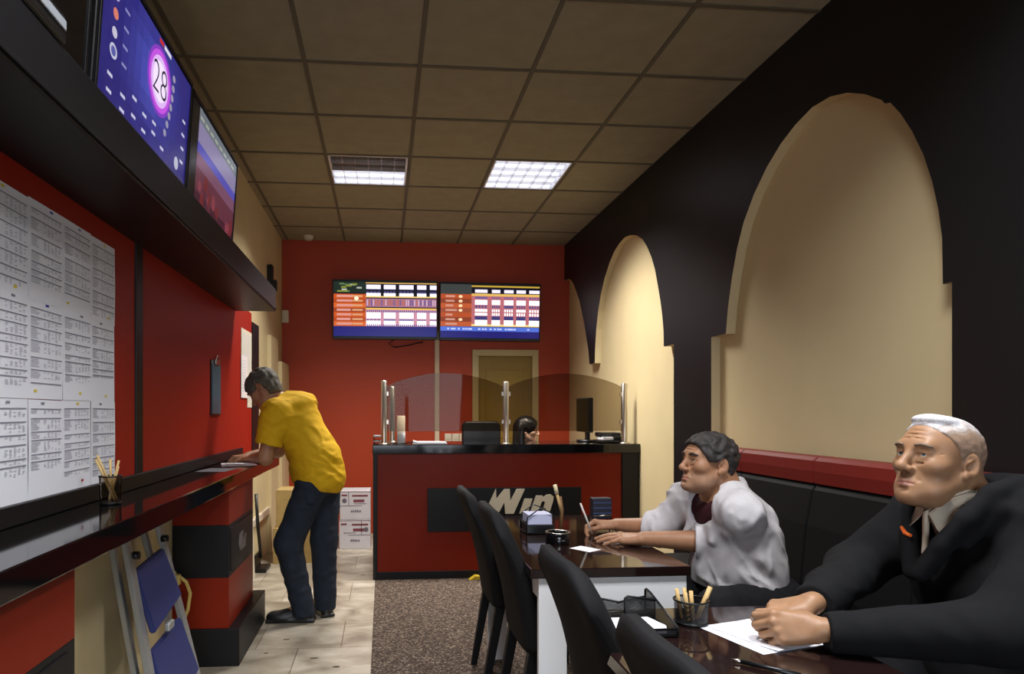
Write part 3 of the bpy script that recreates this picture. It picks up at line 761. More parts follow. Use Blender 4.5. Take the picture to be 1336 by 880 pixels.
# boxes at the back left
def carton(name, x0, x1, y0, y1, z0, z1, m, label, cat, group, flaps=True, printed=False):
    t = thing(name, label, cat, ((x0 + x1) / 2, (y0 + y1) / 2, z0), group)
    b = MB(); b.box(x0, x1, y0, y1, z0, z1, 0, bev=.003); b.build('carton_body', m, t)
    b = MB(); b.box(x0 + .005, x1 - .005, (y0 + y1) / 2 - .022, (y0 + y1) / 2 + .022, z1, z1 + .0008); b.box((x0 + x1) / 2 - .022, (x0 + x1) / 2 + .022, y0 - .0008, y0, z1 - .05, z1); b.build('tape', mat('parcel_tape', (188, 164, 116), .3) if not printed else M_whitecard, t)
    if printed:
        pb = MB(); w = x1 - x0; h = z1 - z0
        for (u0, u1, v0, v1, mi) in ((.0, .72, .47, .485, 1), (.28, .30, .48, .96, 1), (.40, .92, .80, .86, 0), (.44, .80, .60, .70, 0), (.05, .24, .82, .88, 0), (.0, 1.0, .96, .975, 0), (.46, .86, .54, .56, 1)):
            if printed == 2 and mi == 1: u0, u1 = 1 - u1, 1 - u0
            pb.box(x0 + w * u0, x0 + w * u1, y0 - .0012, y0 - .0002, z0 + h * v0, z0 + h * v1, mi)
        cxm = x0 + w * (.15 if printed == 1 else .86)
        pb.prism([(cxm + .022 * math.cos(a), z0 + h * .66 + .022 * math.sin(a)) for a in np.linspace(0, 2 * PI, 19)[:-1]], 'y', y0 - .0014, y0 - .0002, 1)
        pb.build('printing', [M_cartonprint, M_cartongrey], t)
        wb = MB(); u = .36
        while u < .66:
            k = .022 + .02 * random.random(); wb.box(x0 + w * u, x0 + w * (u + k), y0 - .0012, y0 - .0002, z0 + h * .25, z0 + h * (.31 + .03 * random.random()), 0); u += k + .012
        wb.build('print_line', M_cartongrey, t)
carton('cardboard_box', -.93, -.50, 5.75, 6.10, 0, .30, M_card, 'lower brown cardboard box behind the man in yellow', 'box', 'brown boxes behind the man in yellow')
carton('cardboard_box', -.91, -.62, 5.78, 6.08, .301, .62, M_card, 'upper brown cardboard box behind the man in yellow', 'box', 'brown boxes behind the man in yellow')
carton('white_carton', -.41, -.12, 6.31, 6.60, 0, .275, M_whitecard, 'lower white printed carton stacked by the desk', 'box', 'white cartons by the desk', printed=2)
carton('white_carton', -.405, -.12, 6.31, 6.60, .277, .545, M_whitecard, 'upper white printed carton stacked by the desk', 'box', 'white cartons by the desk', printed=1)
t = thing('dustpan', 'black dustpan standing at the left wall under the counter end', 'dustpan', (-.96, 5.5, 0))
b = MB(); b.box(-1.02, -.93, 5.42, 5.64, .001, .03, 0, bev=.006); b.box(-1.03, -1.01, 5.42, 5.64, .001, .14, 0, bev=.006); b.build('pan', M_plastic, t)
b = MB(); b.tube([(-.99, 5.53, .10), (-1.015, 5.53, .36), (-1.03, 5.53, .62)], .013); b.build('handle', M_plastic, t)
b = MB(); b.box(-1.035, -1.0, 5.16, 5.28, .001, .58, 0, bev=.004, rot=Euler((0, math.radians(-2), 0))); tag(b.build('plank', M_socket), 'short pale plank standing against the left wall', 'plank')

# ------------------------------------------------------------------ reception desk
t = thing('reception_desk', 'red and black reception desk with a lettered black band', 'desk', (.96, 5.4, 0))
b = MB(); b.box(-.082, 2.013, 5.10, 5.72, .965, 1.035, 0, bev=.005); b.build('desk_top', M_gloss, t)
b = MB(); b.box(-.045, 1.873, 5.135, 5.165, .06, .965, 0); b.build('front_panel', M_deskred, t)
b = MB(); b.box(-.078, -.045, 5.12, 5.70, .001, .965, 0, bev=.003); b.build('side_panel', M_satin, t)
b = MB(); b.box(1.873, 2.012, 5.12, 5.70, .001, .965, 0, bev=.003); b.build('side_panel', M_satin, t)
b = MB(); b.box(-.045, 1.873, 5.128, 5.17, .001, .06, 0, bev=.002); b.build('plinth', M_satin, t)
b = MB(); b.box(.34, 1.545, 5.122, 5.136, .363, .698, 0, bev=.002); s_ = b.build('sign_band', M_satin, t)
for poly in win_outline():
    b = MB(); b.prism([(.815 + .192 * x, .497 + .192 * z) for x, z in poly], 'y', 5.110, 5.123, 0); b.build('letter', M_letters, s_)
# glass screen
t = thing('glass_screen', 'tinted glass screen with steel posts on the reception desk', 'glass screen', (.96, 5.2, 1.035))
posts = [(.006, 5.2, 1.53), (.962, 5.2, 1.525), (1.918, 5.2, 1.515), (.075, 5.62, 1.50)]
for (x, y, zt) in posts:
    b = MB(); b.lathe([(.024, 1.036), (.024, zt - .006), (.018, zt), (0, zt)], x, y, 18); b.lathe([(.04, 1.0355), (.04, 1.042), (.024, 1.044)], x, y, 18); b.build('post', M_chrome, t)
for (xa, xb) in ((.03, .938), (.986, 1.894)):
    b = MB(); pts = [(xa, 1.135), (xb, 1.135)] + [(xb + (xa - xb) * u, 1.485 + .105 * math.sin(PI * u) ** .8) for u in np.linspace(0, 1, 26)]
    b.prism(pts, 'y', 5.196, 5.204); b.build('pane', M_glass, t)
    for x in (xa, xb):
        for z in (1.19, 1.41):
            q = MB(); q.box(x - .012, x + .012, 5.19, 5.21, z, z + .035, 0, bev=.003); q.build('clamp', M_chrome, t)
b = MB(); b.prism([(5.225, 1.135), (5.60, 1.135), (5.60, 1.45), (5.42, 1.50), (5.225, 1.485)], 'x', .03, .036); b.build('pane', M_glass, t)

# desk things
t = thing('paper_cup_tube', 'white upright tube standing at the left end of the desk', 'tube', (.142, 5.33, 1.036))
b = MB(); b.lathe([(0, 1.0355), (.033, 1.0355), (.033, 1.12)], .142, 5.33, 22); b.build('tube_base', M_white, t)
b = MB(); b.lathe([(.0325, 1.12), (.0325, 1.252), (.028, 1.256), (0, 1.256)], .142, 5.33, 22); b.build('tube_sleeve', M_socket, t)
b = MB(); b.prism([(.235, 1.0362), (.49, 1.0362), (.49, 1.050), (.46, 1.053), (.27, 1.053), (.235, 1.062)], 'y', 5.14, 5.32, 0, bev=.001); tag(b.build('paper_stack', M_paper), 'low stack of white sheets lying on the reception desk edge', 'paper stack')
t = thing('letter_tray', 'small grey letter tray at the left corner of the desk', 'tray', (-.03, 5.42, 1.036))
for z in (1.045, 1.085):
    b = MB(); b.box(-.078, .03, 5.33, 5.52, z, z + .012, 0, bev=.003); b.build('tray_shelf', M_deviceg, t)
b = MB()
for (x, y) in ((-.074, 5.335), (.026, 5.335), (-.074, 5.515), (.026, 5.515)): b.tube([(x, y, 1.0355), (x, y, 1.10)], .004)
b.build('tray_frame', M_mesh, t)
b = MB(); b.tube([(.07, 5.33, 1.039), (.12, 5.26, 1.039), (.17, 5.28, 1.039), (.20, 5.40, 1.039), (.24, 5.50, 1.039)], .0032); tag(b.build('desk_cable', M_plastic), 'black cable lying by the white tube on the desk', 'cable')
# office chair
OCY = .14
t = thing('office_chair', 'black office chair behind the desk, beside the dark-haired cashier', 'chair', (.915, 6.19, 0))
def rounded(cx, cy, w, h, r, n=6):
    pts = []
    for (sx, sy, a0) in ((1, 1, 0), (-1, 1, PI / 2), (-1, -1, PI), (1, -1, 3 * PI / 2)):
        for k in range(n + 1):
            a = a0 + PI / 2 * k / n; pts.append((cx + sx * (w / 2 - r) + r * math.cos(a), cy + sy * (h / 2 - r) + r * math.sin(a)))
    return pts
b = MB(); b.prism(rounded(.905, .93, .36, .54, .05), 'y', 6.12, 6.18, 0, bev=.015); b.build('backrest', M_plastic, t)
b = MB(); b.prism(rounded(.905, 6.41, .46, .44, .06), 'z', .44, .51, 0, bev=.02); b.build('seat', M_fabric, t)
b = MB(); b.box(.88, .93, 6.17, 6.20, .42, .80, 0, bev=.005); b.box(.88, .93, 6.17, 6.41, .40, .44, 0, bev=.005); b.build('back_bar', M_plastic, t)
b = MB(); b.tube([(.905, 6.41, .10), (.905, 6.41, .43)], .028); b.build('gas_lift', M_plastic, t)
for k in range(5):
    a = 2 * PI * k / 5 + .3; px, py = .905 + .27 * math.cos(a), 6.41 + .27 * math.sin(a)
    b = MB(); b.tube([(.905, 6.41, .11), (px, py, .075)], [.026, .018]); l = b.build('base_leg', M_plastic, t)
    b = MB(); b.tube([(px - .02 * math.sin(a), py + .02 * math.cos(a), .032), (px + .02 * math.sin(a), py - .02 * math.cos(a), .032)], .03, n=14); b.tube([(px, py, .05), (px, py, .085)], .008); b.build('castor', M_plastic, l)
# monitor, printer
t = thing('computer_monitor', 'dark computer monitor seen almost edge-on at the desk end', 'monitor', (1.70, 5.56, 1.036))
b = MB(); b.box(1.685, 1.725, 5.38, 5.74, 1.115, 1.405, 0, bev=.008); b.build('monitor_casing', M_plastic, t)
b = MB(); b.box(1.6825, 1.6855, 5.395, 5.725, 1.135, 1.392); b.build('monitor_screen', M_offscreen, t)
b = MB(); b.box(1.715, 1.745, 5.53, 5.59, 1.045, 1.22, 0, bev=.006); b.lathe([(0, 1.0355), (.085, 1.0355), (.08, 1.05), (0, 1.052)], 1.72, 5.56, 22); b.build('monitor_stand', M_plastic, t)
t = thing('receipt_printer', 'black receipt printer with paper slips on the right desk end', 'printer', (1.85, 5.33, 1.036))
b = MB(); b.box(1.74, 1.93, 5.26, 5.44, 1.0355, 1.058, 0, bev=.006); b.box(1.76, 1.93, 5.30, 5.46, 1.082, 1.118, 0, bev=.01); b.box(1.85, 1.93, 5.26, 5.45, 1.058, 1.09, 0, bev=.006); b.build('printer_body', M_plastic, t)
b = MB(); b.box(1.765, 1.85, 5.25, 5.42, 1.0585, 1.081, 0, bev=.003); b.build('paper_slips', M_paper, t)
b = MB(); b.lathe([(.018, 1.0355), (.02, 1.05), (.012, 1.07), (0, 1.074)], 1.955, 5.30, 16); tag(b.build('webcam', M_deviceg), 'tiny round grey webcam beside the receipt printer', 'webcam')
# back wall fittings
for k in range(3):
    x = .655 + .079 * k
    t = thing('wall_socket', ('left', 'middle', 'right')[k] + ' one of three pale sockets on the red back wall', 'socket', (x + .037, YB - .01, 1.01), 'sockets on the back wall')
    b = MB(); b.box(x, x + .074, YB - .014, YB, .967, 1.054, 0, bev=.005); b.build('socket_plate', M_socket, t)
    b = MB(); b.box(x + .017, x + .057, YB - .018, YB - .013, .99, 1.03, 0, bev=.006); b.build('socket_face', M_socket, t)
b = MB(); b.box(.547, .596, YB - .03, YB, 0, 2.15, 0, bev=.004); struct(b.build('trim_5', M_pipe), 'pale vertical cable trunking on the red back wall')
b = MB(); b.tube([(.12, 6.99, 2.05), (.06, 7.02, 2.0), (.12, 7.06, 1.97), (.25, 7.07, 1.99), (.42, 7.08, 2.03)], .006); tag(b.build('hanging_cable', M_plastic), 'thin black cable sagging below the left odds board', 'cable')
b = MB(); b.prism([(.655, .001), (.735, .001), (.735, .03), (.70, .034)], 'y', 5.06, 5.115, 0, bev=.003); tag(b.build('door_wedge', M_yellowplastic), 'small yellow wedge on the floor against the desk', 'wedge')

# ------------------------------------------------------------------ bench along the right wall
t = thing('wall_bench', 'black upholstered wall bench with a red band along its top', 'bench', (1.66, 1.9, 0))
bnd = [3.86, 3.33, 2.74, 2.15, 1.56, .97, .38, -.21]
b = MB(); b.box(1.50, 1.955, -.21, 3.86, .001, .34, 0, bev=.004); b.build('bench_base', M_satin, t)
for y1, y0 in zip(bnd, bnd[1:]):
    b = MB(); b.prism([(1.85, .978), (1.845, 1.03), (1.85, 1.075), (1.868, 1.09), (1.955, 1.09), (1.955, .978)], 'y', y0 + .002, y1 - .002, 0, bev=.006); b.build('red_pad', M_redleather, t)
    b = MB(); b.prism([(1.80, .44), (1.79, .55), (1.815, .80), (1.845, .95), (1.862, .974), (1.955, .974), (1.955, .44)], 'y', y0 + .002, y1 - .002, 0, bev=.008); b.build('back_pad', M_leather, t)
    b = MB(); b.box(1.44, 1.86, y0 + .002, y1 - .002, .341, .45, 0, bev=.025, seg=3); b.build('seat_pad', M_leather, t)

# ------------------------------------------------------------------ tables
def table(y0, y1, label):
    x0, x1 = .51, 1.085
    t = thing('cafe_table', label, 'table', ((x0 + x1) / 2, (y0 + y1) / 2, 0), 'tables along the bench')
    b = MB(); b.box(x0, x1, y0, y1, .706, .74, 0, bev=.003); b.build('tabletop', M_tabletop, t)
    for (ya, yb) in ((y0 + .012, y0 + .036), (y1 - .036, y1 - .012)):
        b = MB(); b.box(x0 + .03 + .1, x1 - .012 - .1, ya, yb, .545, .7055, 0); b.build('apron', M_white, t)
        for (xa, xb) in ((x0 + .03, x0 + .13), (x1 - .112, x1 - .012)):
            b = MB(); b.box(xa, xb, ya, yb, .001, .7055, 0, bev=.002); b.build('leg', M_white, t)
    if y0 > 2: b = MB(); b.box(x0 + .032, x0 + .056, y0 + .037, y1 - .037, .63, .7055, 0, bev=.002); b.build('side_rail', M_white, t)
    b = MB(); b.box(x1 - .04, x1 - .016, y0 + .037, y1 - .037, .63, .7055, 0, bev=.002); b.build('side_rail', M_white, t)
table(2.28, 3.46, 'white-framed glossy dark table in front of the man in grey shirt')
table(.56, 1.80, 'white-framed glossy dark table under the old man\'s papers')

# ------------------------------------------------------------------ parsons chairs (facing +x, back leaning to -x)
def make_chair(label):
    t = thing('dining_chair', label, 'chair', (0, 0, 0), 'black upholstered chairs at the tables')
    w = .45
    # back: curved slab, rounded top corners, leaning back
    def back(side):
        def f(u, v):
            y = (u - .5) * w; z = .40 + v * .52
            # rounded top corners
            yn = abs(u - .5) * 2
            drop = .085 * max(0, (yn - .45) / .55) ** 2.2 * max(0, (v - .55) / .45)
            z -= drop
            lean = -.085 * v - .075 * v * v
            curve = .028 * yn ** 2 * (0.4 + .6 * v)
            th = .045 * (1 - .35 * v)
            edge = 1 - max(0, (yn - .82) / .18) ** 2 * .55
            etop = 1 - max(0, (v - .93) / .07) ** 2 * .6
            return (lean + curve + side * th * edge * etop, y, z)
        return f
    b = MB(); nu, nv = 22, 22
    b.grid(back(1), nu, nv); b.grid(back(-1), nu, nv)
    F, K = back(1), back(-1)
    for (fn, n) in ((lambda s: (s, 1.0), nu), (lambda s: (s, 0.0), nu), (lambda s: (0.0, s), nv), (lambda s: (1.0, s), nv)):
        b.grid(lambda u, v: tuple(np.array(F(*fn(u))) * (1 - v) + np.array(K(*fn(u))) * v), n, 3)
    bmesh.ops.remove_doubles(b.bm, verts=b.bm.verts, dist=.0004)
    b.build('backrest', M_fabric, t, local=True)
    b = MB(); b.prism(rounded(.215, 0, .45, .43, .04), 'z', .385, .475, 0, bev=.025)
    for f in b.bm.faces: f.smooth = True
    b.build('seat', M_fabric, t, local=True)
    for s in (-1, 1):
        b = MB()
        tb = bmesh.new()
        def leg(x0, x1, y, z1, bk):
            tl = bmesh.new(); bmesh.ops.create_cube(tl, size=1)
            for v in tl.verts:
                top = v.co.z > 0; wd = .045 if top else .03
                v.co = Vector(((x1 if top else x0) + v.co.x * wd, y + v.co.y * wd, z1 if top else .001))
            bmesh.ops.bevel(tl, geom=list(tl.edges), offset=.003, segments=1, affect='EDGES'); return tl
        b.merge(leg(-.075, .0, s * .18, .42, True)); b.build('leg', M_satin, t, local=True)
        b = MB(); b.merge(leg(.40, .40, s * .18, .39, False)); b.build('leg', M_satin, t, local=True)
    return t
labs = ['black upholstered chair furthest from the viewer, nearest the reception desk', 'black upholstered chair second from the reception desk',
        'black upholstered chair in the near row, third from the reception desk', 'black upholstered chair nearest the viewer at the bottom edge']
ch = make_chair(labs[0])
ch.location = (.535, 3.20, 0)
for lab, (x, y) in zip(labs[1:], ((.56, 2.62), (.60, 1.70), (.60, 1.06))): dup(ch, (x, y, 0), lab)

# ------------------------------------------------------------------ things on the far table
ZT = .7405
TXO = -.065
t = thing('slip_holder', 'black wire slip holder on the far table', 'slip holder', (.735, 3.0, ZT))
b = MB()
for y in (2.93, 3.06):
    b.tube([(.70, y, ZT + .004), (.70, y, ZT + .05), (.705, y, ZT + .075), (.76, y, ZT + .115), (.815, y, ZT + .095), (.825, y, ZT + .07), (.825, y, ZT + .004), (.70, y, ZT + .004)], .003)
for x in (.70, .825): b.tube([(x, 2.93, ZT + .05), (x, 3.06, ZT + .05)], .003); b.tube([(x, 2.93, ZT + .004), (x, 3.06, ZT + .004)], .003)
for v_ in b.bm.verts: v_.co.x += TXO
b.build('wire_frame', M_mesh, t)
b = MB(); b.box(.702, .823, 2.932, 3.058, ZT + .005, ZT + .04, 0, bev=.001); [setattr(v_.co,'x',v_.co.x+TXO) for v_ in b.bm.verts]; b.build('holder_tray', M_plastic, t)
b = MB(); b.box(.708, .818, 2.94, 3.05, ZT + .041, ZT + .086, 0, bev=.001); [setattr(v_.co,'x',v_.co.x+TXO) for v_ in b.bm.verts]; tag(b.build('slip_stack', mat('pale_blue_paper', (188, 190, 218), .7)), 'stack of pale slips in the black holder on the far table', 'paper stack')
o = thing('pen', 'cream pen standing in the black holder on the far table', 'pen', (.803, 2.98, ZT))
b = MB(); b.tube([(.872, 2.98, ZT + .09), (.848, 2.97, ZT + .175)], .0065); [setattr(v_.co,'x',v_.co.x+TXO) for v_ in b.bm.verts]; b.build('pen_barrel', M_wood, o)
b = MB(); b.tube([(.848, 2.97, ZT + .175), (.838, 2.966, ZT + .215)], .009); [setattr(v_.co,'x',v_.co.x+TXO) for v_ in b.bm.verts]; b.build('pen_cap', mat('cream_plastic', (222, 208, 164), .5), o)
b = MB(); b.tube([(.866, 2.985, ZT + .16), (.874, 2.98, ZT + .10), (.868, 2.98, ZT + .004)], .008); [setattr(v_.co,'x',v_.co.x+TXO) for v_ in b.bm.verts]; b.build('pen_tube_sleeve', M_wooddark, o)
t = thing('ashtray', 'round black ashtray on the far table', 'ashtray', (.725, 2.735, ZT))
b = MB(); b.lathe([(0, ZT), (.05, ZT), (.052, ZT + .006), (.05, ZT + .02), (.052, ZT + .042), (.046, ZT + .045), (.042, ZT + .040), (.042, ZT + .01), (0, ZT + .008)], .79, 2.735, 30); [setattr(v_.co,'x',v_.co.x+TXO) for v_ in b.bm.verts]; b.build('bowl', M_gloss, t)
b = MB(); b.tube([(.79 + .049 * math.cos(a), 2.735 + .049 * math.sin(a), ZT + .045) for a in np.linspace(0, 2 * PI, 31)[:-1]], .0022, closed=True, n=8); [setattr(v_.co,'x',v_.co.x+TXO) for v_ in b.bm.verts]; b.build('rim', M_chrome, t)
flat_sheet('betting_slip', .80, 2.60, ZT - .0004, .075, .10, .62, 'white slip lying alone beside the ashtray', 'paper slip', 'white slips on the far table')
flat_sheet('betting_slip', .955, 2.735, ZT - .0004, .08, .11, .5, 'white slip under the writing hands of the man in grey', 'paper slip', 'white slips on the far table')
t = thing('card_holder', 'dark card holder with a chrome wire loop at the table end', 'card holder', (1.045, 3.09, ZT))
b = MB(); b.box(.99, 1.084, 3.10, 3.15, ZT + .035, ZT + .135, 0, bev=.004); b.build('holder_body', mat('navy_plastic', (20, 24, 40), .4), t)
b = MB()
for z in (.06, .085, .11): b.box(.993, 1.081, 3.097, 3.101, ZT + z, ZT + z + .007)
b.build('card_edges', mat('card_blue', (44, 54, 92), .6), t)
b = MB(); b.tube([(.993, 3.125, ZT + .003), (.993, 3.125, ZT + .04), (1.0, 3.085, ZT + .052), (1.037, 3.068, ZT + .058), (1.074, 3.085, ZT + .052), (1.081, 3.125, ZT + .04), (1.081, 3.125, ZT + .003), (.993, 3.125, ZT + .003)], .0038); b.build('wire_loop', M_chrome, t)

# ------------------------------------------------------------------ things on the near table
t = thing('desk_organizer', 'black wire mesh organizer on the near table', 'organizer', (.63, 1.63, ZT))
X0, X1, Y0, Y1 = .545, .708, 1.56, 1.76
b = MB()
b.prism([(X0, ZT + 0.0030), (X1, ZT + 0.0030), (X1, ZT + 0.0204), (X0, ZT + 0.0204)], 'y', Y0, Y0 + .001); b.prism([(X0, ZT + 0.0030), (X1, ZT + 0.0030), (X1, ZT + 0.0418), (X0 + .09, ZT + 0.0307), (X0, ZT + 0.0474)], 'y', Y1, Y1 + .001)
b.prism([(Y0, ZT + 0.0030), (Y1, ZT + 0.0030), (Y1, ZT + 0.0641), (Y1 - .03, ZT + 0.0658), (Y0, ZT + 0.0251)], 'x', X1, X1 + .001); b.prism([(Y0, ZT + 0.0030), (Y1, ZT + 0.0030), (Y1, ZT + 0.0502), (Y0, ZT + 0.0272)], 'x', X0, X0 + .001)
b.prism([(X0 + .08, ZT + 0.0030), (X1, ZT + 0.0030), (X1, ZT + 0.0613), (X0 + .08, ZT + 0.0641)], 'y', Y1 - .07, Y1 - .069)
b.box(X0, X1, Y0, Y1, ZT + 0.0020, ZT + 0.0040); b.build('mesh_walls', M_perf, t)
b = MB(); r = .003
b.tube([(X0, Y0, ZT + 0.0204), (X1, Y0, ZT + 0.0204)], r); b.tube([(X0, Y1, ZT + 0.0502), (X0 + .09, Y1, ZT + 0.0307), (X1, Y1, ZT + 0.0446)], r)
b.tube([(X1, Y0, ZT + 0.0030), (X1, Y0, ZT + 0.0251), (X1, Y1 - .035, ZT + 0.0647), (X1, Y1 - .008, ZT + 0.0669), (X1, Y1, ZT + 0.0625), (X1, Y1, ZT + 0.0030)], r)
b.tube([(X0, Y0, ZT + 0.0030), (X0, Y0, ZT + 0.0204), (X0, Y1, ZT + 0.0502), (X0, Y1, ZT + 0.0030)], r)
b.tube([(X0 + .08, Y1 - .07, ZT + 0.0030), (X0 + .08, Y1 - .07, ZT + 0.0602), (X0 + .088, Y1 - .07, ZT + 0.0658), (X1, Y1 - .07, ZT + 0.0530)], r)
for p, q in (((X0, Y0), (X1, Y0)), ((X1, Y0), (X1, Y1)), ((X1, Y1), (X0, Y1)), ((X0, Y1), (X0, Y0))): b.tube([(*p, ZT + 0.0040), (*q, ZT + 0.0040)], r)
b.build('wire_rim', M_mesh, t)
b = MB(); b.prism([(X0 + .02, 1.575), (X1 - .02, 1.575), (X1 - .012, 1.60), (X1 - .03, 1.67), (X0 + .02, 1.67)], 'z', ZT + 0.0050, ZT + 0.0177, 0, bev=.001); tag(b.build('slip_stack', M_paper), 'stack of white slips in the mesh organizer on the near table', 'paper stack')
cx, cy = .792, 1.665
wire_cup((cx, cy, ZT), .043, .060, 'black mesh pencil cup beside the organizer on the near table')
nl = ['pencil at the left edge of the near mesh cup', 'second pencil from the left in the near mesh cup', 'third pencil from the left in the near mesh cup', 'fourth pencil from the left in the near mesh cup', 'fifth pencil from the left in the near mesh cup', 'thick pencil leaning right, apart from the rest, in the near cup']
for k, (dx0, dy0, dx1, dy1, hh) in enumerate(((-.02, .01, -.034, .012, .132), (-.012, -.012, -.022, -.012, .128), (-.004, .012, -.012, .015, .133), (.0, -.01, -.004, -.006, .13), (.006, .006, .004, .01, .126), (.012, 0, .052, .002, .138))):
    pencil((cx + dx0, cy + dy0, ZT + .005), (cx + dx1, cy + dy1, ZT + hh - .046), nl[k], 'pencils in the near mesh cup', r=.0062 if k == 5 else .005)
# clipboard-like pile of papers under the old man's hands
b = MB(); R_ = Matrix.Rotation(.50, 3, 'Z')
flat_sheet('paper_sheet', .965, 1.575, ZT - .0003, .297, .21, .27, 'lower white sheet under the old man\'s hands', group='sheets under the old man\'s hands', lines=3)
flat_sheet('paper_sheet', .985, 1.585, ZT + .0014, .28, .20, .36, 'upper white sheet under the old man\'s hands', group='sheets under the old man\'s hands', lines=5, curl=.03)
o = thing('pen', 'black ballpoint pen lying at the near table edge below the papers', 'pen', (.80, 1.36, ZT))
b = MB(); b.tube([(.77, 1.385, ZT + .006), (.85, 1.30, ZT + .006)], .0052); b.build('pen_barrel', M_plastic, o)
b = MB(); b.tube([(.77, 1.385, ZT + .006), (.755, 1.40, ZT + .006)], [.005, .0015]); b.build('pen_tip', M_chrome, o)

# ------------------------------------------------------------------ sculpting: signed distance fields on a graded grid, surface nets
from mathutils.bvhtree import BVHTree
def axis(lo, hi, step, fine=()):
    out = [lo]
    while out[-1] < hi:
        x = out[-1]; s = step
        for a, c, f in fine:
            if a - step <= x < c: s = min(s, f)
        out.append(x + s)
    return np.array(out, np.float32)
def unit(v):
    v = np.array(v, float); return v / np.linalg.norm(v)

class Vol:
    def __init__(self, xs, ys, zs):
        self.ax = (xs, ys, zs); self.f = np.full((len(xs), len(ys), len(zs)), .06, np.float32)
    def win(self, lo, hi):
        s = []
        for a, l, h in zip(self.ax, lo, hi):
            i, j = np.searchsorted(a, l) - 1, np.searchsorted(a, h) + 1
            s.append(slice(max(0, i), min(len(a), j)))
        s = tuple(s)
        G = [self.ax[0][s[0]][:, None, None], self.ax[1][s[1]][None, :, None], self.ax[2][s[2]][None, None, :]]
        return s, G
    def op(self, fn, lo, hi, k, mode):
        pad = k + .03
        s, G = self.win([v - pad for v in lo], [v + pad for v in hi])
        sub = self.f[s]
        if sub.size == 0: return self
        d = fn(*G).astype(np.float32)
        if mode == 'add':
            if k > 0:
                h = np.clip(.5 + .5 * (sub - d) / k, 0, 1); self.f[s] = sub * (1 - h) + d * h - k * h * (1 - h)
            else: self.f[s] = np.minimum(sub, d)
        else:
            d = -d
            if k > 0:
                h = np.clip(.5 - .5 * (sub - d) / k, 0, 1); self.f[s] = sub * (1 - h) + d * h + k * h * (1 - h)
            else: self.f[s] = np.maximum(sub, d)
        return self
    def cap(self, a, b, r0, r1=None, k=.01, mode='add', flat=None):
        """tapered capsule; flat=(axis, factor) squashes it along a direction"""
        r1 = r0 if r1 is None else r1
        a = np.array(a, float); b = np.array(b, float); R = max(r0, r1)
        lo, hi = np.minimum(a, b) - R, np.maximum(a, b) + R
        if flat is not None: n = unit(flat[0]); q = flat[1]
        def fn(X, Y, Z):
            dx, dy, dz = X - a[0], Y - a[1], Z - a[2]; v = b - a
            t = np.clip((dx * v[0] + dy * v[1] + dz * v[2]) / max(1e-9, v @ v), 0, 1)
            ex, ey, ez = dx - t * v[0], dy - t * v[1], dz - t * v[2]
            if flat is not None:
                w = (ex * n[0] + ey * n[1] + ez * n[2]) * (1 / q - 1)
                ex, ey, ez = ex + w * n[0], ey + w * n[1], ez + w * n[2]
                return (np.sqrt(ex * ex + ey * ey + ez * ez) - (r0 + (r1 - r0) * t)) * (q ** .5 if q < 1 else 1)
            return np.sqrt(ex * ex + ey * ey + ez * ez) - (r0 + (r1 - r0) * t)
        return self.op(fn, lo, hi, k, mode)
    def ell(self, c, r, k=.01, mode='add', R=None):
        """ellipsoid; R: 3x3 matrix whose columns are its axes"""
        c = np.array(c, float); r = np.array(r, float); R = np.eye(3) if R is None else np.array(R, float)
        m = np.abs(R) @ r
        def fn(X, Y, Z):
            dx, dy, dz = X - c[0], Y - c[1], Z - c[2]
            u = [(dx * R[0, i] + dy * R[1, i] + dz * R[2, i]) for i in range(3)]
            k0 = np.sqrt(sum((u[i] / r[i]) ** 2 for i in range(3))); k1 = np.sqrt(sum((u[i] / r[i] ** 2) ** 2 for i in range(3)))
            return k0 * (k0 - 1) / np.maximum(k1, 1e-6)
        return self.op(fn, c - m, c + m, k, mode)
    def box(self, c, h, k=.01, mode='add', R=None, rnd=.005):
        c = np.array(c, float); h = np.array(h, float); R = np.eye(3) if R is None else np.array(R, float)
        m = np.abs(R) @ h
        def fn(X, Y, Z):
            dx, dy, dz = X - c[0], Y - c[1], Z - c[2]
            q = [np.abs(dx * R[0, i] + dy * R[1, i] + dz * R[2, i]) - h[i] + rnd for i in range(3)]
            o = np.sqrt(sum(np.maximum(v, 0) ** 2 for v in q)); return o + np.minimum(np.maximum(np.maximum(q[0], q[1]), q[2]), 0) - rnd
        return self.op(fn, c - m, c + m, k, mode)
    def half(self, p, n, k=.0):
        """keep the side of the plane that n points away from"""
        p = np.array(p, float); n = unit(n)
        X, Y, Z = self.ax[0][:, None, None], self.ax[1][None, :, None], self.ax[2][None, None, :]
        d = ((X - p[0]) * n[0] + (Y - p[1]) * n[1] + (Z - p[2]) * n[2]).astype(np.float32)
        self.f = np.maximum(self.f, d); return self
    def like(self): return Vol(*self.ax)
    def join(self, o, k):
        h = np.clip(.5 + .5 * (self.f - o.f) / k, 0, 1); self.f = (self.f * (1 - h) + o.f * h - k * h * (1 - h)).astype(np.float32); return self
    def disp(self, fn):
        X, Y, Z = self.ax[0][:, None, None], self.ax[1][None, :, None], self.ax[2][None, None, :]
        m = np.abs(self.f) < .03
        idx = np.nonzero(m)
        self.f[idx] += fn(self.ax[0][idx[0]], self.ax[1][idx[1]], self.ax[2][idx[2]]).astype(np.float32); return self
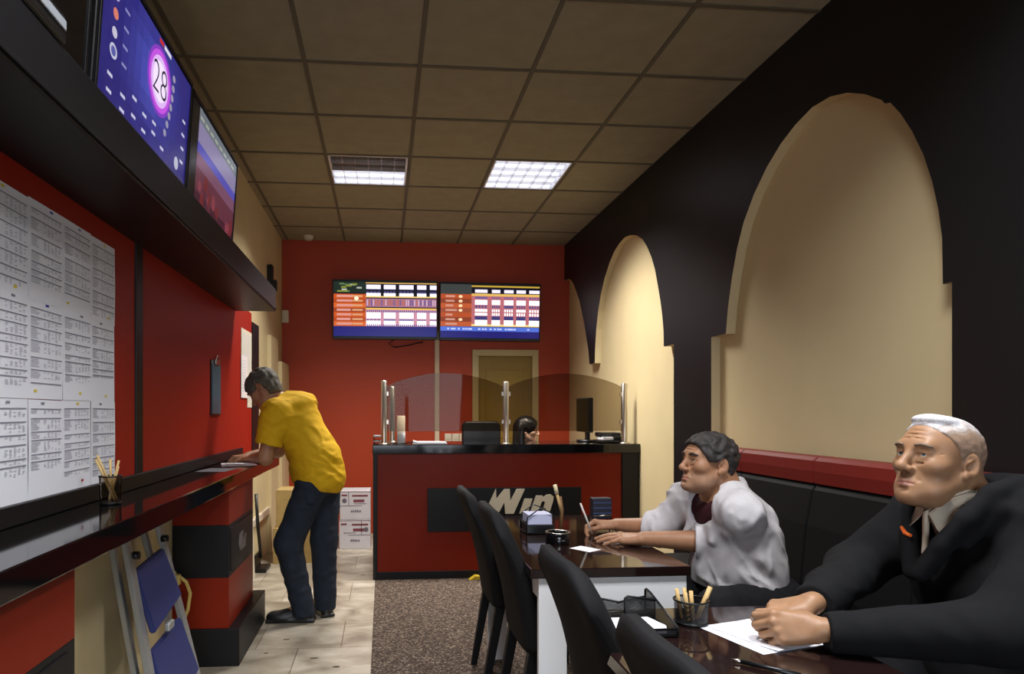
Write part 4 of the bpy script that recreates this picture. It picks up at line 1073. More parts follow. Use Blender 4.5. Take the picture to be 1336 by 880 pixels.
    def mesh(self, smooth=1):
        f = self.f; xs, ys, zs = self.ax
        s = f < 0
        cnt = np.zeros(tuple(n - 1 for n in f.shape), np.int8)
        for i in (0, 1):
            for j in (0, 1):
                for k in (0, 1): cnt += s[i:f.shape[0] - 1 + i, j:f.shape[1] - 1 + j, k:f.shape[2] - 1 + k]
        act = (cnt > 0) & (cnt < 8)
        I = np.argwhere(act)
        ids = np.full(act.shape, -1, np.int32); ids[act] = np.arange(len(I))
        corners = np.array([(i, j, k) for i in (0, 1) for j in (0, 1) for k in (0, 1)])
        V = np.stack([f[I[:, 0] + c[0], I[:, 1] + c[1], I[:, 2] + c[2]] for c in corners], 1)
        P = np.stack([np.stack([xs[I[:, 0] + c[0]], ys[I[:, 1] + c[1]], zs[I[:, 2] + c[2]]], 1) for c in corners], 1)
        acc = np.zeros((len(I), 3)); n = np.zeros(len(I))
        for a in range(8):
            for b_ in range(a + 1, 8):
                if np.abs(corners[a] - corners[b_]).sum() != 1: continue
                va, vb = V[:, a], V[:, b_]; m = (va < 0) != (vb < 0)
                t = np.where(m, va / np.where(m, va - vb, 1), 0)
                acc += np.where(m[:, None], P[:, a] + t[:, None] * (P[:, b_] - P[:, a]), 0); n += m
        verts = acc / np.maximum(n, 1)[:, None]
        quads = []
        for ax_ in range(3):
            sh = [slice(None)] * 3; sh2 = [slice(None)] * 3
            sh[ax_] = slice(0, -1); sh2[ax_] = slice(1, None)
            A, B = s[tuple(sh)], s[tuple(sh2)]
            o1, o2 = [(1, 2), (2, 0), (0, 1)][ax_]
            E = np.argwhere(A != B)
            ok = (E[:, o1] > 0) & (E[:, o2] > 0) & (E[:, o1] < f.shape[o1] - 1) & (E[:, o2] < f.shape[o2] - 1)
            E = E[ok]; flip = A[tuple(E.T)]
            def cid(d1, d2):
                q = E.copy(); q[:, o1] -= d1; q[:, o2] -= d2; return ids[tuple(q.T)]
            Q = np.stack([cid(1, 1), cid(0, 1), cid(0, 0), cid(1, 0)], 1)
            Q[~flip] = Q[~flip][:, ::-1]; quads.append(Q)
        Q = np.concatenate(quads)
        for _ in range(smooth):
            acc = np.zeros_like(verts); n = np.zeros(len(verts))
            for a, b_ in ((0, 1), (1, 2), (2, 3), (3, 0)):
                np.add.at(acc, Q[:, a], verts[Q[:, b_]]); np.add.at(acc, Q[:, b_], verts[Q[:, a]]); np.add.at(n, Q[:, a], 1); np.add.at(n, Q[:, b_], 1)
            verts = verts * .5 + .5 * acc / np.maximum(n, 1)[:, None]
        return verts, Q

def main_piece(v, Q):
    lab = np.arange(len(v))
    while True:
        m = lab[Q].min(1); new = lab.copy()
        for i in range(4): np.minimum.at(new, Q[:, i], m)
        new = new[new]
        if (new == lab).all(): break
        lab = new
    big = np.bincount(lab).argmax(); keep = lab == big; idx = np.cumsum(keep) - 1
    return v[keep], idx[Q[keep[Q[:, 0]]]]
def sculpt(name, vol, mats, parent=None, base=(0, 0, 0), smooth=1, pick=None):
    v, Q = main_piece(*vol.mesh(smooth))
    base = np.array(world_loc(parent)) if parent is not None else np.array(base, float)
    me = bpy.data.meshes.new(name)
    me.from_pydata((v - base).tolist(), [], Q.tolist())
    if not isinstance(mats, (list, tuple)): mats = [mats]
    for m in mats: me.materials.append(m)
    if pick is not None:
        c = v[Q].mean(1); me.polygons.foreach_set('material_index', pick(c).astype(np.int32))
    me.polygons.foreach_set('use_smooth', np.ones(len(Q), bool))
    me.update()
    o = bpy.data.objects.new(name, me); COL.objects.link(o)
    if parent is not None: o.parent = parent
    else: o.location = tuple(base)
    return o

def basis(fwd, up=(0, 0, 1)):
    """columns: right(x), forward(y), up(z)"""
    y = unit(fwd); x = unit(np.cross(y, up)); z = np.cross(x, y)
    return np.stack([x, y, z], 1)

class Head:
    """head frame: y forward, z up; origin between the ears"""
    def __init__(self, pos, fwd, up=(0, 0, 1), s=1.0):
        self.p = np.array(pos, float); self.B = basis(fwd, up); self.s = s
    def w(self, q): return self.p + self.B @ (np.array(q, float) * self.s)
    def loc(self, P): return ((np.asarray(P) - self.p) @ self.B) / self.s
    def sculpt(self, v, old=0.0, nose=1.0, wide=1.0, jowl=0.0, female=False, brow=1.0):
        s = self.s; B = self.B; W = self.w
        E = lambda c, r, k, mode='add', R=None: v.ell(W(c), np.array(r) * s, k * s, mode, B if R is None else B @ R)
        K = lambda a, b_, r0, r1, k, mode='add', flat=None: v.cap(W(a), W(b_), r0 * s, r1 * s, k * s, mode, None if flat is None else (B @ np.array(flat[0], float), flat[1]))
        E((0, -.014, .032), (.0745 * wide, .096, .086), .01)
        E((0, .034, .030), (.060 * wide, .056, .062), .03)
        E((0, .030, -.035), (.060 * wide, .060, .078), .03)
        for q in (-1, 1):
            K((q * .053 * wide, -.004, -.048), (q * .018, .074, -.100), .018, .014, .03)
            E((q * .044 * wide, .058, -.020), (.024, .026, .022), .025)
        E((0, .084, -.101), (.022, .0165, .0165), .02)
        E((0, .074, -.070), (.034, .024, .030), .02)
        if jowl:
            for q in (-1, 1): E((q * .040, .036, -.080), (.020 + .005 * jowl, .030, .026), .03)
            E((0, .030, -.104), (.034, .036, .012 + .010 * jowl), .03)
        K((-.034, .083, .026), (.034, .083, .026), .010 * brow, .010 * brow, .022)
        for q in (-1, 1): E((q * .032, .098, .004), (.019, .016, .014), .014, 'sub')
        # eyeball housing, lids
        for q in (-1, 1):
            E((q * .032, .0755, .004), (.0145, .0145, .0145), .004)
            K((q * .021, .0875, .0125), (q * .044, .0795, .0115), .0042, .0042, .006)
            K((q * .021, .0870, -.0050), (q * .043, .0800, -.0055), .0034, .0034, .006)
            E((q * .032, .0925, .0038), (.0135, .008, .0050), .002, 'sub')
        # nose
        K((0, .090, .016), (0, .108 + .006 * nose, -.026), .0075, .0115 * nose, .014)
        E((0, .107 + .007 * nose, -.031), (.0135 * nose, .012 * nose, .0115), .008)
        for q in (-1, 1):
            E((q * .0135 * nose, .100, -.035), (.0085, .012, .0085), .007)
            E((q * .0068, .108, -.0425), (.0040, .006, .0035), .003, 'sub')
        # lips
        for q in (-1, 1):
            K((0, .0968, -.0645), (q * .021, .0895, -.0665), .0048, .0028, .006)
            K((0, .0960, -.0755), (q * .019, .0895, -.0735), .0056, .0034, .006)
            K((0, .1015, -.0700), (q * .013, .0990, -.0700), .0019, .0019, .003, 'sub')
            K((q * .013, .0990, -.0700), (q * .0245, .0925, -.0712), .0017, .0010, .003, 'sub')
            K((q * .020, .099, -.040), (q * .031, .0875, -.060), .0012 * (.5 + old), .0006, .009, 'sub')
        E((0, .100, -.0865), (.014, .006, .005), .008, 'sub')
        if old:
            for q in (-1, 1):
                K((q * .022, .0875, -.012), (q * .042, .080, -.012), .0030, .0026, .005)
                K((q * .020, .090, -.0185), (q * .044, .079, -.0165), .0022, .0018, .006, 'sub')
                for kx in range(3): K((q * .048, .070, .006 - .006 * kx), (q * .058, .058, .012 - .012 * kx), .0012, .0008, .004, 'sub')
            for kz in range(3):
                K((-.030, .0905 - .004 * kz, .044 + .011 * kz), (.030, .0905 - .004 * kz, .046 + .011 * kz), .0009, .0009, .005, 'sub')
        # ears
        for q in (-1, 1):
            Re = np.array(Matrix.Rotation(q * .32, 3, 'Z') @ Matrix.Rotation(-.18, 3, 'X'))
            E((q * .0785 * wide, -.014, -.002), (.0075, .0205, .0325), .006, 'add', Re)
            E((q * .0865 * wide, -.010, .000), (.0075, .0125, .0215), .004, 'sub', Re)
            E((q * .0810 * wide, -.006, -.010), (.006, .007, .010), .004, 'sub', Re)
            K((q * .0800 * wide, -.016, .016), (q * .0795 * wide, -.002, .004), .0030, .0030, .003)
            E((q * .0765 * wide, -.004, -.031), (.0065, .0095, .0105), .006)
    def eyes(self, body, iris, gaze):
        """gaze in head frame"""
        for q in (-1, 1):
            r = .0122 * self.s; b = MB(); c = self.w((q * .032, .0767, .004)); g = unit(self.B @ unit(gaze))
            a = unit(np.cross(g, (0.1, 0.2, 1))); d = np.cross(g, a)
            th = [0, .12, .23, .24, .40, .48, .50, .9, 1.5, 2.2, PI]; n = 20; rings = []
            for t in th: rings.append([b.bm.verts.new(tuple(c + r * (math.cos(t) * g + math.sin(max(t, 1e-3)) * (math.cos(2 * PI * k / n) * a + math.sin(2 * PI * k / n) * d)))) for k in range(n)])
            for i in range(len(th) - 1):
                mi = 2 if i < 2 else (1 if i < 6 else 0)
                for k in range(n): f = b.bm.faces.new([rings[i][k], rings[i][(k + 1) % n], rings[i + 1][(k + 1) % n], rings[i + 1][k]]); f.material_index = mi; f.smooth = True
            b.build('eye', [M_eyewhite, iris, M_pupil], body)
    def brows(self, body, m, thick=.0042, inner=.016, outer=.050, z0=.024, arch=.006):
        bv = BVHTree.FromPolygons([tuple(body.matrix_basis @ v.co) for v in body.data.vertices], [tuple(p.vertices) for p in body.data.polygons])
        for q in (-1, 1):
            pts = []
            for t in np.linspace(0, 1, 9):
                x = inner + (outer - inner) * t; z = z0 + arch * math.sin(PI * (.15 + .8 * t))
                h = bv.ray_cast(Vector(self.w((q * x, .16, z))), Vector(self.B @ np.array((0, -1, 0))))
                if h[0] is not None: pts.append(h[0])
            if len(pts) > 3:
                b = MB(); n = len(pts); b.tube(pts, [thick * self.s * (.55 + .6 * math.sin(PI * (.2 + .75 * i / n))) for i in range(n)], n=8); b.build('eyebrow', m, body)
    def hair(self, inflate, line=(0, .115, -.020), lr=(.085, .088, .100), nape=-.075, side=.004, wav=0.0, freq=90, wide=1.0, step=.0028, bald=None, soft=.008):
        s = self.s; c = self.p
        a = .135 * s
        v = Vol(axis(c[0] - a, c[0] + a, step), axis(c[1] - a, c[1] + a, step), axis(c[2] - a, c[2] + a, step))
        v.ell(self.w((0, -.014, .032)), (np.array((.0745 * wide, .096, .086)) + inflate) * s, .0, 'add', self.B)
        v.ell(self.w((0, .034, .030)), (np.array((.060 * wide, .056, .062)) + inflate) * s, .03 * s, 'add', self.B)
        v.ell(self.w((0, -.045, -.040)), (np.array((.056 * wide, .050, .060)) + inflate * .6) * s, .03 * s, 'add', self.B)
        if wav:
            L = self.B
            def fn(X, Y, Z):
                p = [((X - c[0]) * L[0, i] + (Y - c[1]) * L[1, i] + (Z - c[2]) * L[2, i]) for i in range(3)]
                q = freq
                return wav * (np.sin(q * p[0] + 2 * np.sin(q * .6 * p[2]) + 1) + np.sin(q * .9 * p[1] + 1.7 * np.sin(q * .55 * p[0])) + np.sin(q * 1.1 * p[2] + 2 * np.sin(q * .5 * p[1]))) / 2
            v.disp(fn)
        v.ell(self.w(line), np.array(lr) * s, soft * s, 'sub', self.B)
        for q in (-1, 1):
            v.ell(self.w((q * .085, -.012, -.006)), np.array((.03, .024, .034)) * s, .006 * s, 'sub', self.B)
            v.box(self.w((q * .085, .055, -.065 + side)), np.array((.05, .055, .062)) * s, .008 * s, 'sub', self.B)
            v.ell(self.w((q * .082, -.008, -.050)), np.array((.040, .036, .042)) * s, .006 * s, 'sub', self.B)
        if bald is not None: v.ell(self.w(bald[0]), np.array(bald[1]) * s, .012 * s, 'sub', self.B)
        v.half(self.w((0, -.05, nape)), self.B @ np.array((0, .35, -1.0)))
        return v

def hand(v, wrist, d, n, left, curls, thumb=(.6, .35), splay=.10, s=1.0, k=.0045, pinch=None):
    """d: wrist->knuckles, n: out of the back of the hand. curls: four (a1,a2,a3). Returns finger-tip points"""
    d = unit(d); n = np.array(n, float); n = unit(n - d * (n @ d)); t = np.cross(d, n) if left else np.cross(n, d)
    o = np.array(wrist, float)
    W = lambda x, y, z: o + s * (d * x + t * y + n * z)
    kn = [(.094, .029, .002), (.097, .0095, .004), (.091, -.0105, .002), (.082, -.028, -.002)]
    base = [(.012, .018, 0), (.010, .006, 0), (.010, -.006, 0), (.012, -.017, 0)]
    for a, c in zip(base, kn): v.cap(W(*a), W(c[0] - .006, c[1], c[2] - .003), .0155 * s, .0125 * s, .012 * s)
    v.ell(W(.050, .002, -.006), np.array((.048, .036, .0155)) * s, .010 * s, 'add', np.stack([d, t, n], 1))
    v.ell(W(.040, .024, -.012), np.array((.030, .016, .0145)) * s, .010 * s, 'add', np.stack([d, t, n], 1))
    L = [(.043, .026, .020), (.047, .029, .021), (.043, .027, .020), (.034, .020, .018)]
    tips = []
    for i in range(4):
        p = np.array(kn[i]); sp = splay * (1.3 - i) * .5; ang = 0.0
        r = (.0098, .0100, .0096, .0085)[i]
        v.ell(W(p[0], p[1], p[2] + .001), np.array((.0115, .0105, .0105)) * s, .008 * s)
        for j in range(3):
            ang += curls[i][j]
            q = p + L[i][j] * np.array((math.cos(ang) * math.cos(sp), math.cos(ang) * math.sin(sp), -math.sin(ang)))
            v.cap(W(*p), W(*q), r * s * (1 - .07 * j), r * s * (1 - .07 * (j + 1)), (.006 if j == 0 else .003) * s)
            p = q
        tips.append(W(*p))
    a, bnd = thumb
    p0 = np.array((.022, .026, -.010)); p1 = p0 + .042 * np.array((math.cos(a), math.sin(a), -.25)); 
    p2 = p1 + .033 * np.array((math.cos(a - bnd), math.sin(a - bnd), -.30)); p3 = p2 + .026 * np.array((math.cos(a - 1.9 * bnd), math.sin(a - 1.9 * bnd), -.32))
    v.cap(W(*p0), W(*p1), .0165 * s, .0125 * s, .010 * s); v.cap(W(*p1), W(*p2), .0118 * s, .0105 * s, .004 * s); v.cap(W(*p2), W(*p3), .0105 * s, .0085 * s, .003 * s)
    tips.append(W(*p3))
    return tips

def folds(dirs, amp):
    """a sum of warped ripples; dirs: (direction, frequency, phase)"""
    def fn(X, Y, Z):
        o = 0
        for (dv, fr, ph) in dirs:
            dv = unit(dv); e = np.cross(dv, (.3, .5, .8))
            a = X * dv[0] + Y * dv[1] + Z * dv[2]; c = X * e[0] + Y * e[1] + Z * e[2]
            fr = fr * 3.1
            w = np.sin(fr * a + ph + 1.6 * np.sin(fr * .33 * c + ph * 2) + .8 * np.sin(fr * .7 * c))
            g = .5 + .5 * np.sin(fr * .21 * c + 1.3 * ph + fr * .11 * a)
            o = o + (1.2 - 2.2 * np.abs(w) ** .8) * g
        return amp * o / len(dirs)
    return fn

_LAT = np.random.default_rng(11).uniform(-1, 1, (48, 48, 48)).astype(np.float32)
def vnoise(a, c, e):
    i, j, k = np.floor(a).astype(int), np.floor(c).astype(int), np.floor(e).astype(int)
    u, w, t = a - i, c - j, e - k
    u, w, t = u * u * (3 - 2 * u), w * w * (3 - 2 * w), t * t * (3 - 2 * t)
    g = lambda x, y, z: _LAT[(i + x) % 48, (j + y) % 48, (k + z) % 48]
    l = lambda p, q, s: p + (q - p) * s
    return l(l(l(g(0, 0, 0), g(1, 0, 0), u), l(g(0, 1, 0), g(1, 1, 0), u), w), l(l(g(0, 0, 1), g(1, 0, 1), u), l(g(0, 1, 1), g(1, 1, 1), u), w), t)
def creases(dirs, amp, stretch=.22):
    """cloth creases: stretched ridged noise. dirs: (across-the-crease direction, frequency per metre, seed)"""
    def fn(X, Y, Z):
        o = 0
        for dv, fr, sd in dirs:
            d = unit(dv); e1 = unit(np.cross(d, (.31, .52, .79))); e2 = np.cross(d, e1)
            a = X * d[0] + Y * d[1] + Z * d[2]; c = X * e1[0] + Y * e1[1] + Z * e1[2]; g = X * e2[0] + Y * e2[1] + Z * e2[2]
            a = a + .012 * vnoise(c * 9 + sd, g * 9, a * 5 + 3 * sd)
            n = vnoise(a * fr + sd * 3.7, c * fr * stretch + sd, g * fr * stretch + 2 * sd)
            r = 1 - np.abs(n) * 2.2
            m = .5 + .5 * vnoise(a * 5 + sd, c * 5, g * 5 + sd)
            o = o - r * m
        return amp * o / len(dirs)
    return fn

# ------------------------------------------------------------------ people
def skin_mat(name, col, red=.08):
    m = mat(name, col, .48, spec=.35, noise=(38, red), bump=(260, .12, .0012))
    b = m.node_tree.nodes['Principled BSDF']
    b.inputs['Subsurface Weight'].default_value = .12; b.inputs['Subsurface Radius'].default_value = (.012, .004, .002); b.inputs['Subsurface Scale'].default_value = 1.0
    return m
M_skin_old = skin_mat('skin_pale_ruddy', (154, 116, 86), .09)
M_skin_dark = skin_mat('skin_tanned', (160, 116, 86), .08)
M_skin_fair = skin_mat('skin_fair', (206, 160, 132), .05)
M_lip = mat('lips', (166, 112, 94), .45)
M_stubble = skin_mat('skin_stubble', (156, 118, 92), .12)
M_eyewhite = mat('eye_white', (206, 200, 192), .15, spec=.5)
M_iris_grey = mat('iris_grey', (74, 84, 92), .12); M_iris_brown = mat('iris_brown', (58, 38, 26), .12); M_pupil = mat('pupil', (6, 6, 8), .08)
M_hair_white = mat('white_hair', (206, 204, 208), .7, noise=(150, .18), bump=(330, .8, .002))
M_hair_stub = mat('cropped_grey_hair', (142, 116, 96), .75, noise=(210, .16), bump=(420, .6, .001))
M_hair_dark = mat('dark_grey_hair', (46, 41, 39), .6, noise=(110, .55), bump=(240, .9, .003))
M_hair_salt = mat('grizzled_hair', (84, 78, 68), .65, noise=(130, .5), bump=(260, .9, .003))
M_hair_black = mat('black_hair', (17, 15, 16), .32, noise=(90, .3), bump=(150, .4, .002))
M_brow_grey = mat('grey_brow', (120, 100, 84), .8); M_brow_dark = mat('dark_brow', (44, 34, 30), .8)
M_jacket = mat('black_fleece_jacket', (18, 18, 20), .9, noise=(30, .12), bump=(500, .25, .001), spec=.2)
M_shirtcream = mat('cream_shirt', (206, 192, 172), .8, noise=(60, .04), bump=(600, .2, .0006))
M_shirtgrey = mat('pale_grey_shirt', (196, 192, 194), .8, noise=(40, .04), bump=(520, .2, .0008), spec=.2)
M_maroon = mat('maroon_tshirt', (62, 28, 36), .85, bump=(520, .2, .0006), spec=.2)
M_trouser = mat('black_trousers', (22, 22, 26), .85, noise=(26, .12), bump=(480, .25, .0008), spec=.2)
M_jeans = mat('dark_jeans', (36, 42, 52), .85, noise=(20, .2), bump=(520, .3, .0008), spec=.2)
M_yellow = mat('mustard_tshirt', (204, 160, 22), .8, noise=(30, .04), bump=(520, .2, .0008), spec=.2)
cloth_folds(M_shirtgrey, 13, .022, (1, 1, .5), (.9, .5, .3)); cloth_folds(M_yellow, 12, .016, (1, .5, 1.2), (.2, .7, .3), .7); cloth_folds(M_jacket, 9, .014, (1, 1, .5), (.8, .4, .2)); cloth_folds(M_jeans, 11, .014, (.6, .6, 1.1), (.1, .3, 0)); cloth_folds(M_trouser, 11, .012); cloth_folds(M_maroon, 12, .012)
M_shoe = mat('black_shoe_leather', (20, 19, 20), .4)
M_orange = mat('orange_trim', (232, 104, 28), .6)
M_darktop = mat('dark_top', (34, 30, 34), .8)

def lips_pick(hd, stub=False):
    def pick(c):
        q = hd.loc(c); o = np.zeros(len(c), int)
        e = ((q[:, 0] / .0235) ** 2 + ((q[:, 2] + .0702) / .0088) ** 2)
        o[(e < 1) & (q[:, 1] > .078)] = 1
        if stub:
            st = (q[:, 2] < -.046) & (q[:, 2] > -.135) & (q[:, 1] > .005) & (o == 0) & (np.abs(q[:, 0]) < .08) & ~((np.abs(q[:, 0]) < .02) & (q[:, 2] > -.058))
            o[st] = 2
        return o
    return pick

def shoe(body, heel, d, lab=None):
    """heel point on the floor, d horizontal direction of the toe"""
    d = unit((d[0], d[1], 0)); x = np.array(heel, float); r = np.cross(d, (0, 0, 1))
    lo = np.minimum(x, x + d * .3) - .08; hi = np.maximum(x, x + d * .3) + .08
    v = Vol(axis(lo[0], hi[0], .006), axis(lo[1], hi[1], .006), axis(-.012, .16, .006))
    P = lambda a, z: x + d * a + np.array((0, 0, z))
    v.cap(P(.035, .045), P(.06, .10), .042, .046, .02); v.cap(P(.03, .030), P(.24, .028), .036, .034, .02)
    v.ell(P(.20, .030), (.085, .050, .034), .02, 'add', np.stack([d, r, (0, 0, 1)], 1)); v.cap(P(.07, .075), P(.17, .045), .036, .03, .02)
    v.box(P(.135, .012), (.150, .043, .011), .004, 'add', np.stack([d, r, (0, 0, 1)], 1))
    v.half((0, 0, .001), (0, 0, -1))
    return sculpt('shoe', v, M_shoe, body)

# ================= the old man in the black jacket
hd = Head((1.374, 1.553, 1.161), (-.955, -.135, .19), s=.965)
lo, hi = (.80, 1.16, 0), (1.90, 1.96, 1.36)
v = Vol(axis(.84, 1.86, .011, [(.845, 1.09, .0032), (1.25, 1.50, .0023)]), axis(1.20, 1.92, .011, [(1.40, 1.645, .0026)]), axis(0.02, 1.33, .011, [(.735, .87, .003), (1.02, 1.305, .0023)]))
hd.sculpt(v, old=1.0, nose=1.0, wide=.96, jowl=.15, brow=1.2)
v.cap((1.418, 1.553, 1.12), (1.475, 1.552, 1.0), .054, .070, .025)
v.ell((1.53, 1.55, .86), (.115, .17, .20), .05); v.ell((1.575, 1.55, .62), (.13, .17, .14), .06)
v.cap((1.50, 1.38, 1.02), (1.50, 1.72, 1.02), .05, .05, .04)
for (a, e, w) in (((1.50, 1.36, 1.02), (1.325, 1.345, .805), (.988, 1.443, .790)), ((1.50, 1.74, 1.02), (1.33, 1.79, .83), (1.045, 1.555, .815))):
    v.cap(a, e, .046, .040, .02); v.cap(e, w, .040, .027, .02)
for (h_, k_, a_, t_) in (((1.60, 1.46, .55), (1.20, 1.44, .535), (1.20, 1.43, .09), None), ((1.60, 1.64, .55), (1.20, 1.67, .535), (1.22, 1.68, .09), None)):
    v.cap(h_, k_, .075, .055, .03); v.cap(k_, a_, .052, .036, .02); v.cap(a_, (a_[0] - .12, a_[1], .045), .035, .025, .02)
fist = [(1.10, 1.15, .6), (1.15, 1.2, .6), (1.2, 1.2, .6), (1.25, 1.2, .6)]
hand(v, (.988, 1.443, .790), (-.93, .36, -.02), (-.30, -.80, .52), True, [(.55, 1.0, .5), (.75, 1.1, .6), (.9, 1.15, .6), (1.05, 1.2, .6)], thumb=(.28, .12), splay=.06, s=.98)
hand(v, (1.045, 1.555, .815), (-.90, .28, -.20), (-.22, -.18, .95), False, [(.75, 1.0, .5), (.85, 1.1, .5), (.95, 1.1, .5), (1.0, 1.1, .5)], thumb=(.20, .15), splay=.05, s=.98)
old = sculpt('person', v, [M_skin_old, M_lip], None, (1.58, 1.55, 0), 1, lips_pick(hd))
tag(old, 'white-haired old man in black jacket sitting at the near table, looking up left', 'person')
hd.eyes(old, M_iris_grey, (-.15, .9, .30)); hd.brows(old, M_brow_grey, .0034)
hv = hd.hair(.0024, line=(0, .100, -.020), lr=(.155, .100, .098), nape=-.060, wide=1.0, wav=.0008, freq=240)
hv.ell(hd.w((0, .035, .099)), np.array((.050, .045, .0185)) * hd.s, .01, 'add', hd.B); hv.ell(hd.w((0, .10, .045)), np.array((.12, .042, .045)) * hd.s, .006, 'sub', hd.B)
sculpt('hair', hv, [M_hair_stub, mat('cropped_pale_hair', (158, 140, 126), .75, noise=(190, .16), bump=(400, .6, .001)), mat('pale_hair', (184, 174, 170), .72, noise=(170, .17), bump=(360, .7, .0015)), M_hair_white], old, pick=lambda c: np.clip(np.floor(((hd.loc(c)[:, 2] + .005 * np.sin(hd.loc(c)[:, 1] * 110) + .004 * np.sin(hd.loc(c)[:, 0] * 190) + .35 * np.maximum(hd.loc(c)[:, 1], 0) + .25 * np.maximum(-.06 - hd.loc(c)[:, 1], 0)) - .068) / .011), 0, 3).astype(int))
# shirt under the jacket
OX = np.array((-.038, 0, .004))
v = Vol(axis(1.28, 1.66, .005), axis(1.40, 1.70, .005), axis(.90, 1.14, .005))
v.ell((1.50, 1.55, .95), (.10, .066, .10), .0); v.cap(OX + (1.450, 1.552, 1.060), OX + (1.495, 1.552, .97), .063, .060, .04)
v.cap(OX + (1.380, 1.552, 1.03), OX + (1.372, 1.552, .88), .008, .008, .010)
v.disp(creases([((0, 1, .3), 30, 0), ((.2, .7, -.5), 24, 4)], .003)); v.half((0, 0, .93), (0, 0, -1))
sculpt('shirt', v, M_shirtcream, old)
def flap(name, pts, th, m, parent):
    """flat cloth piece: a polygon given thickness along its normal"""
    P = [np.array(p, float) for p in pts]; n = unit(np.cross(P[1] - P[0], P[2] - P[0])) * th / 2
    tb = bmesh.new(); A = [tb.verts.new(p + n) for p in P]; B = [tb.verts.new(p - n) for p in P]; k = len(P)
    tb.faces.new(A); tb.faces.new(B[::-1])
    for i in range(k): tb.faces.new([A[i], B[i], B[(i + 1) % k], A[(i + 1) % k]])
    bmesh.ops.recalc_face_normals(tb, faces=tb.faces); bmesh.ops.bevel(tb, geom=list(tb.edges), offset=th * .3, segments=2, affect='EDGES')
    b = MB(); b.merge(tb, smooth=True); return b.build(name, m, parent)
for q in (-1, 1):
    y = lambda d: 1.552 + q * d
    o_ = lambda x, d, z: tuple(OX + (x, y(d), z))
    flap('collar', [o_(1.376, .006, 1.030), o_(1.405, .048, 1.075), o_(1.45, .070, 1.095), o_(1.420, .066, 1.045), o_(1.372, .050, .985)], .006, M_shirtcream, old)
# jacket
v = Vol(axis(.975, 1.87, .009, [(.98, 1.12, .0045)]), axis(1.18, 1.94, .009, [(1.38, 1.66, .0055)]), axis(.46, 1.18, .009, [(.73, .88, .0045)]))
v.ell((1.545, 1.55, .88), (.155, .205, .22), .0); v.ell((1.575, 1.55, .65), (.185, .205, .19), .08)
v.cap((1.515, 1.36, 1.015), (1.515, 1.74, 1.015), .077, .077, .07)
for (a, e, w) in (((1.515, 1.365, 1.0), (1.335, 1.335, .81), (1.005, 1.437, .787)), ((1.515, 1.735, 1.0), (1.335, 1.795, .84), (1.062, 1.570, .812))):
    vs = v.like(); vs.cap(a, e, .082, .066, .05); vs.cap(e, w, .066, .044, .03)
    wd = unit(np.array(w) - np.array(e)); vs.cap(np.array(w) - wd * .03, np.array(w) - wd * .004, .045, .043, .006)
    vs.half(np.array(w) + wd * .004, wd)
    v.join(vs, .05)
v.ell((1.575, 1.552, 1.065), (.085, .155, .062), .05)
for q in (-1, 1):   # fallen collar
    v.cap((1.555, 1.552 + q * .105, 1.105), (1.43, 1.552 + q * .105, 1.055), .026, .022, .02); v.cap((1.43, 1.552 + q * .105, 1.055), (1.375, 1.552 + q * .075, .97), .022, .015, .02)
v.disp(creases([((1, .2, .5), 18, 3), ((.3, 1, -.4), 15, 7), ((.6, -.3, 1), 20, 11)], .018))
# neck opening and open front
v.cap(OX + (1.425, 1.552, 1.20), OX + (1.448, 1.552, 1.055), .095, .072, .012, 'sub'); v.cap(OX + (1.385, 1.552, 1.05), OX + (1.345, 1.552, .93), .050, .010, .012, 'sub')
v.ell((1.47, 1.55, .84), (.10, .15, .10), .05)
for q in (-1, 1):
    L_ = [(1.54, 1.552 + q * .085, 1.112), (1.465, 1.552 + q * .094, 1.090), (1.410, 1.552 + q * .082, 1.030), (1.376, 1.552 + q * .050, .960), (1.352, 1.552 + q * .012, .885)]
    for a, c in zip(L_, L_[1:]): v.cap(OX + a, OX + c, .022, .022, .012)
sculpt('jacket', v, M_jacket, old)
b = MB(); b.tube([(1.325, 1.612, .990), (1.318, 1.592, .978), (1.318, 1.574, .975)], [.004, .0055, .004]); b.build('zip_trim', M_orange, old)
v = Vol(axis(1.08, 1.76, .010), axis(1.34, 1.76, .010), axis(.05, .70, .010))
v.ell((1.58, 1.55, .58), (.17, .185, .13), 0)
for (h_, k_, a_) in (((1.58, 1.46, .565), (1.20, 1.44, .54), (1.20, 1.43, .09)), ((1.58, 1.64, .565), (1.20, 1.67, .54), (1.22, 1.68, .09))):
    v.cap(h_, k_, .092, .072, .04); v.cap(k_, a_, .070, .055, .03)
v.disp(folds([((1, 0, .4), 40, 0), ((0, .4, 1), 35, 1)], .006))
sculpt('trousers', v, M_trouser, old)
for y in (1.43, 1.68): shoe(old, (1.25 if y < 1.5 else 1.27, y, 0), (-1, 0))

# ================= the man in the open grey shirt
CAM = np.array((0, 0, 1.285))
def Q(p, k=1.065): return CAM + (np.array(p, float) - CAM) * k
hd = Head(Q((1.180, 2.350, 1.098)), (-.975, -.13, .13), s=.955)
F = unit((-.96, -.26, 0)); Lf = unit((.26, -.96, 0))
v = Vol(axis(.84, 1.70, .011, [(.855, 1.06, .0034), (1.06, 1.38, .0026)]), axis(2.02, 3.02, .011, [(2.38, 2.62, .0026), (2.62, 2.97, .0034)]), axis(0.02, 1.25, .011, [(.735, .86, .0034), (.94, 1.22, .0026)]))
hd.sculpt(v, old=.5, nose=.96, wide=1.04, jowl=.8)
v.cap(Q((1.225, 2.352, 1.05)), Q((1.262, 2.356, .94)), .062, .080, .03)
v.ell(Q((1.30, 2.36, .80)), (.125, .165, .20), .05); v.ell((1.43, 2.52, .585), (.14, .16, .125), .06)
SL, SR = Q((1.232, 2.215, .935)), Q((1.185, 2.525, .935))
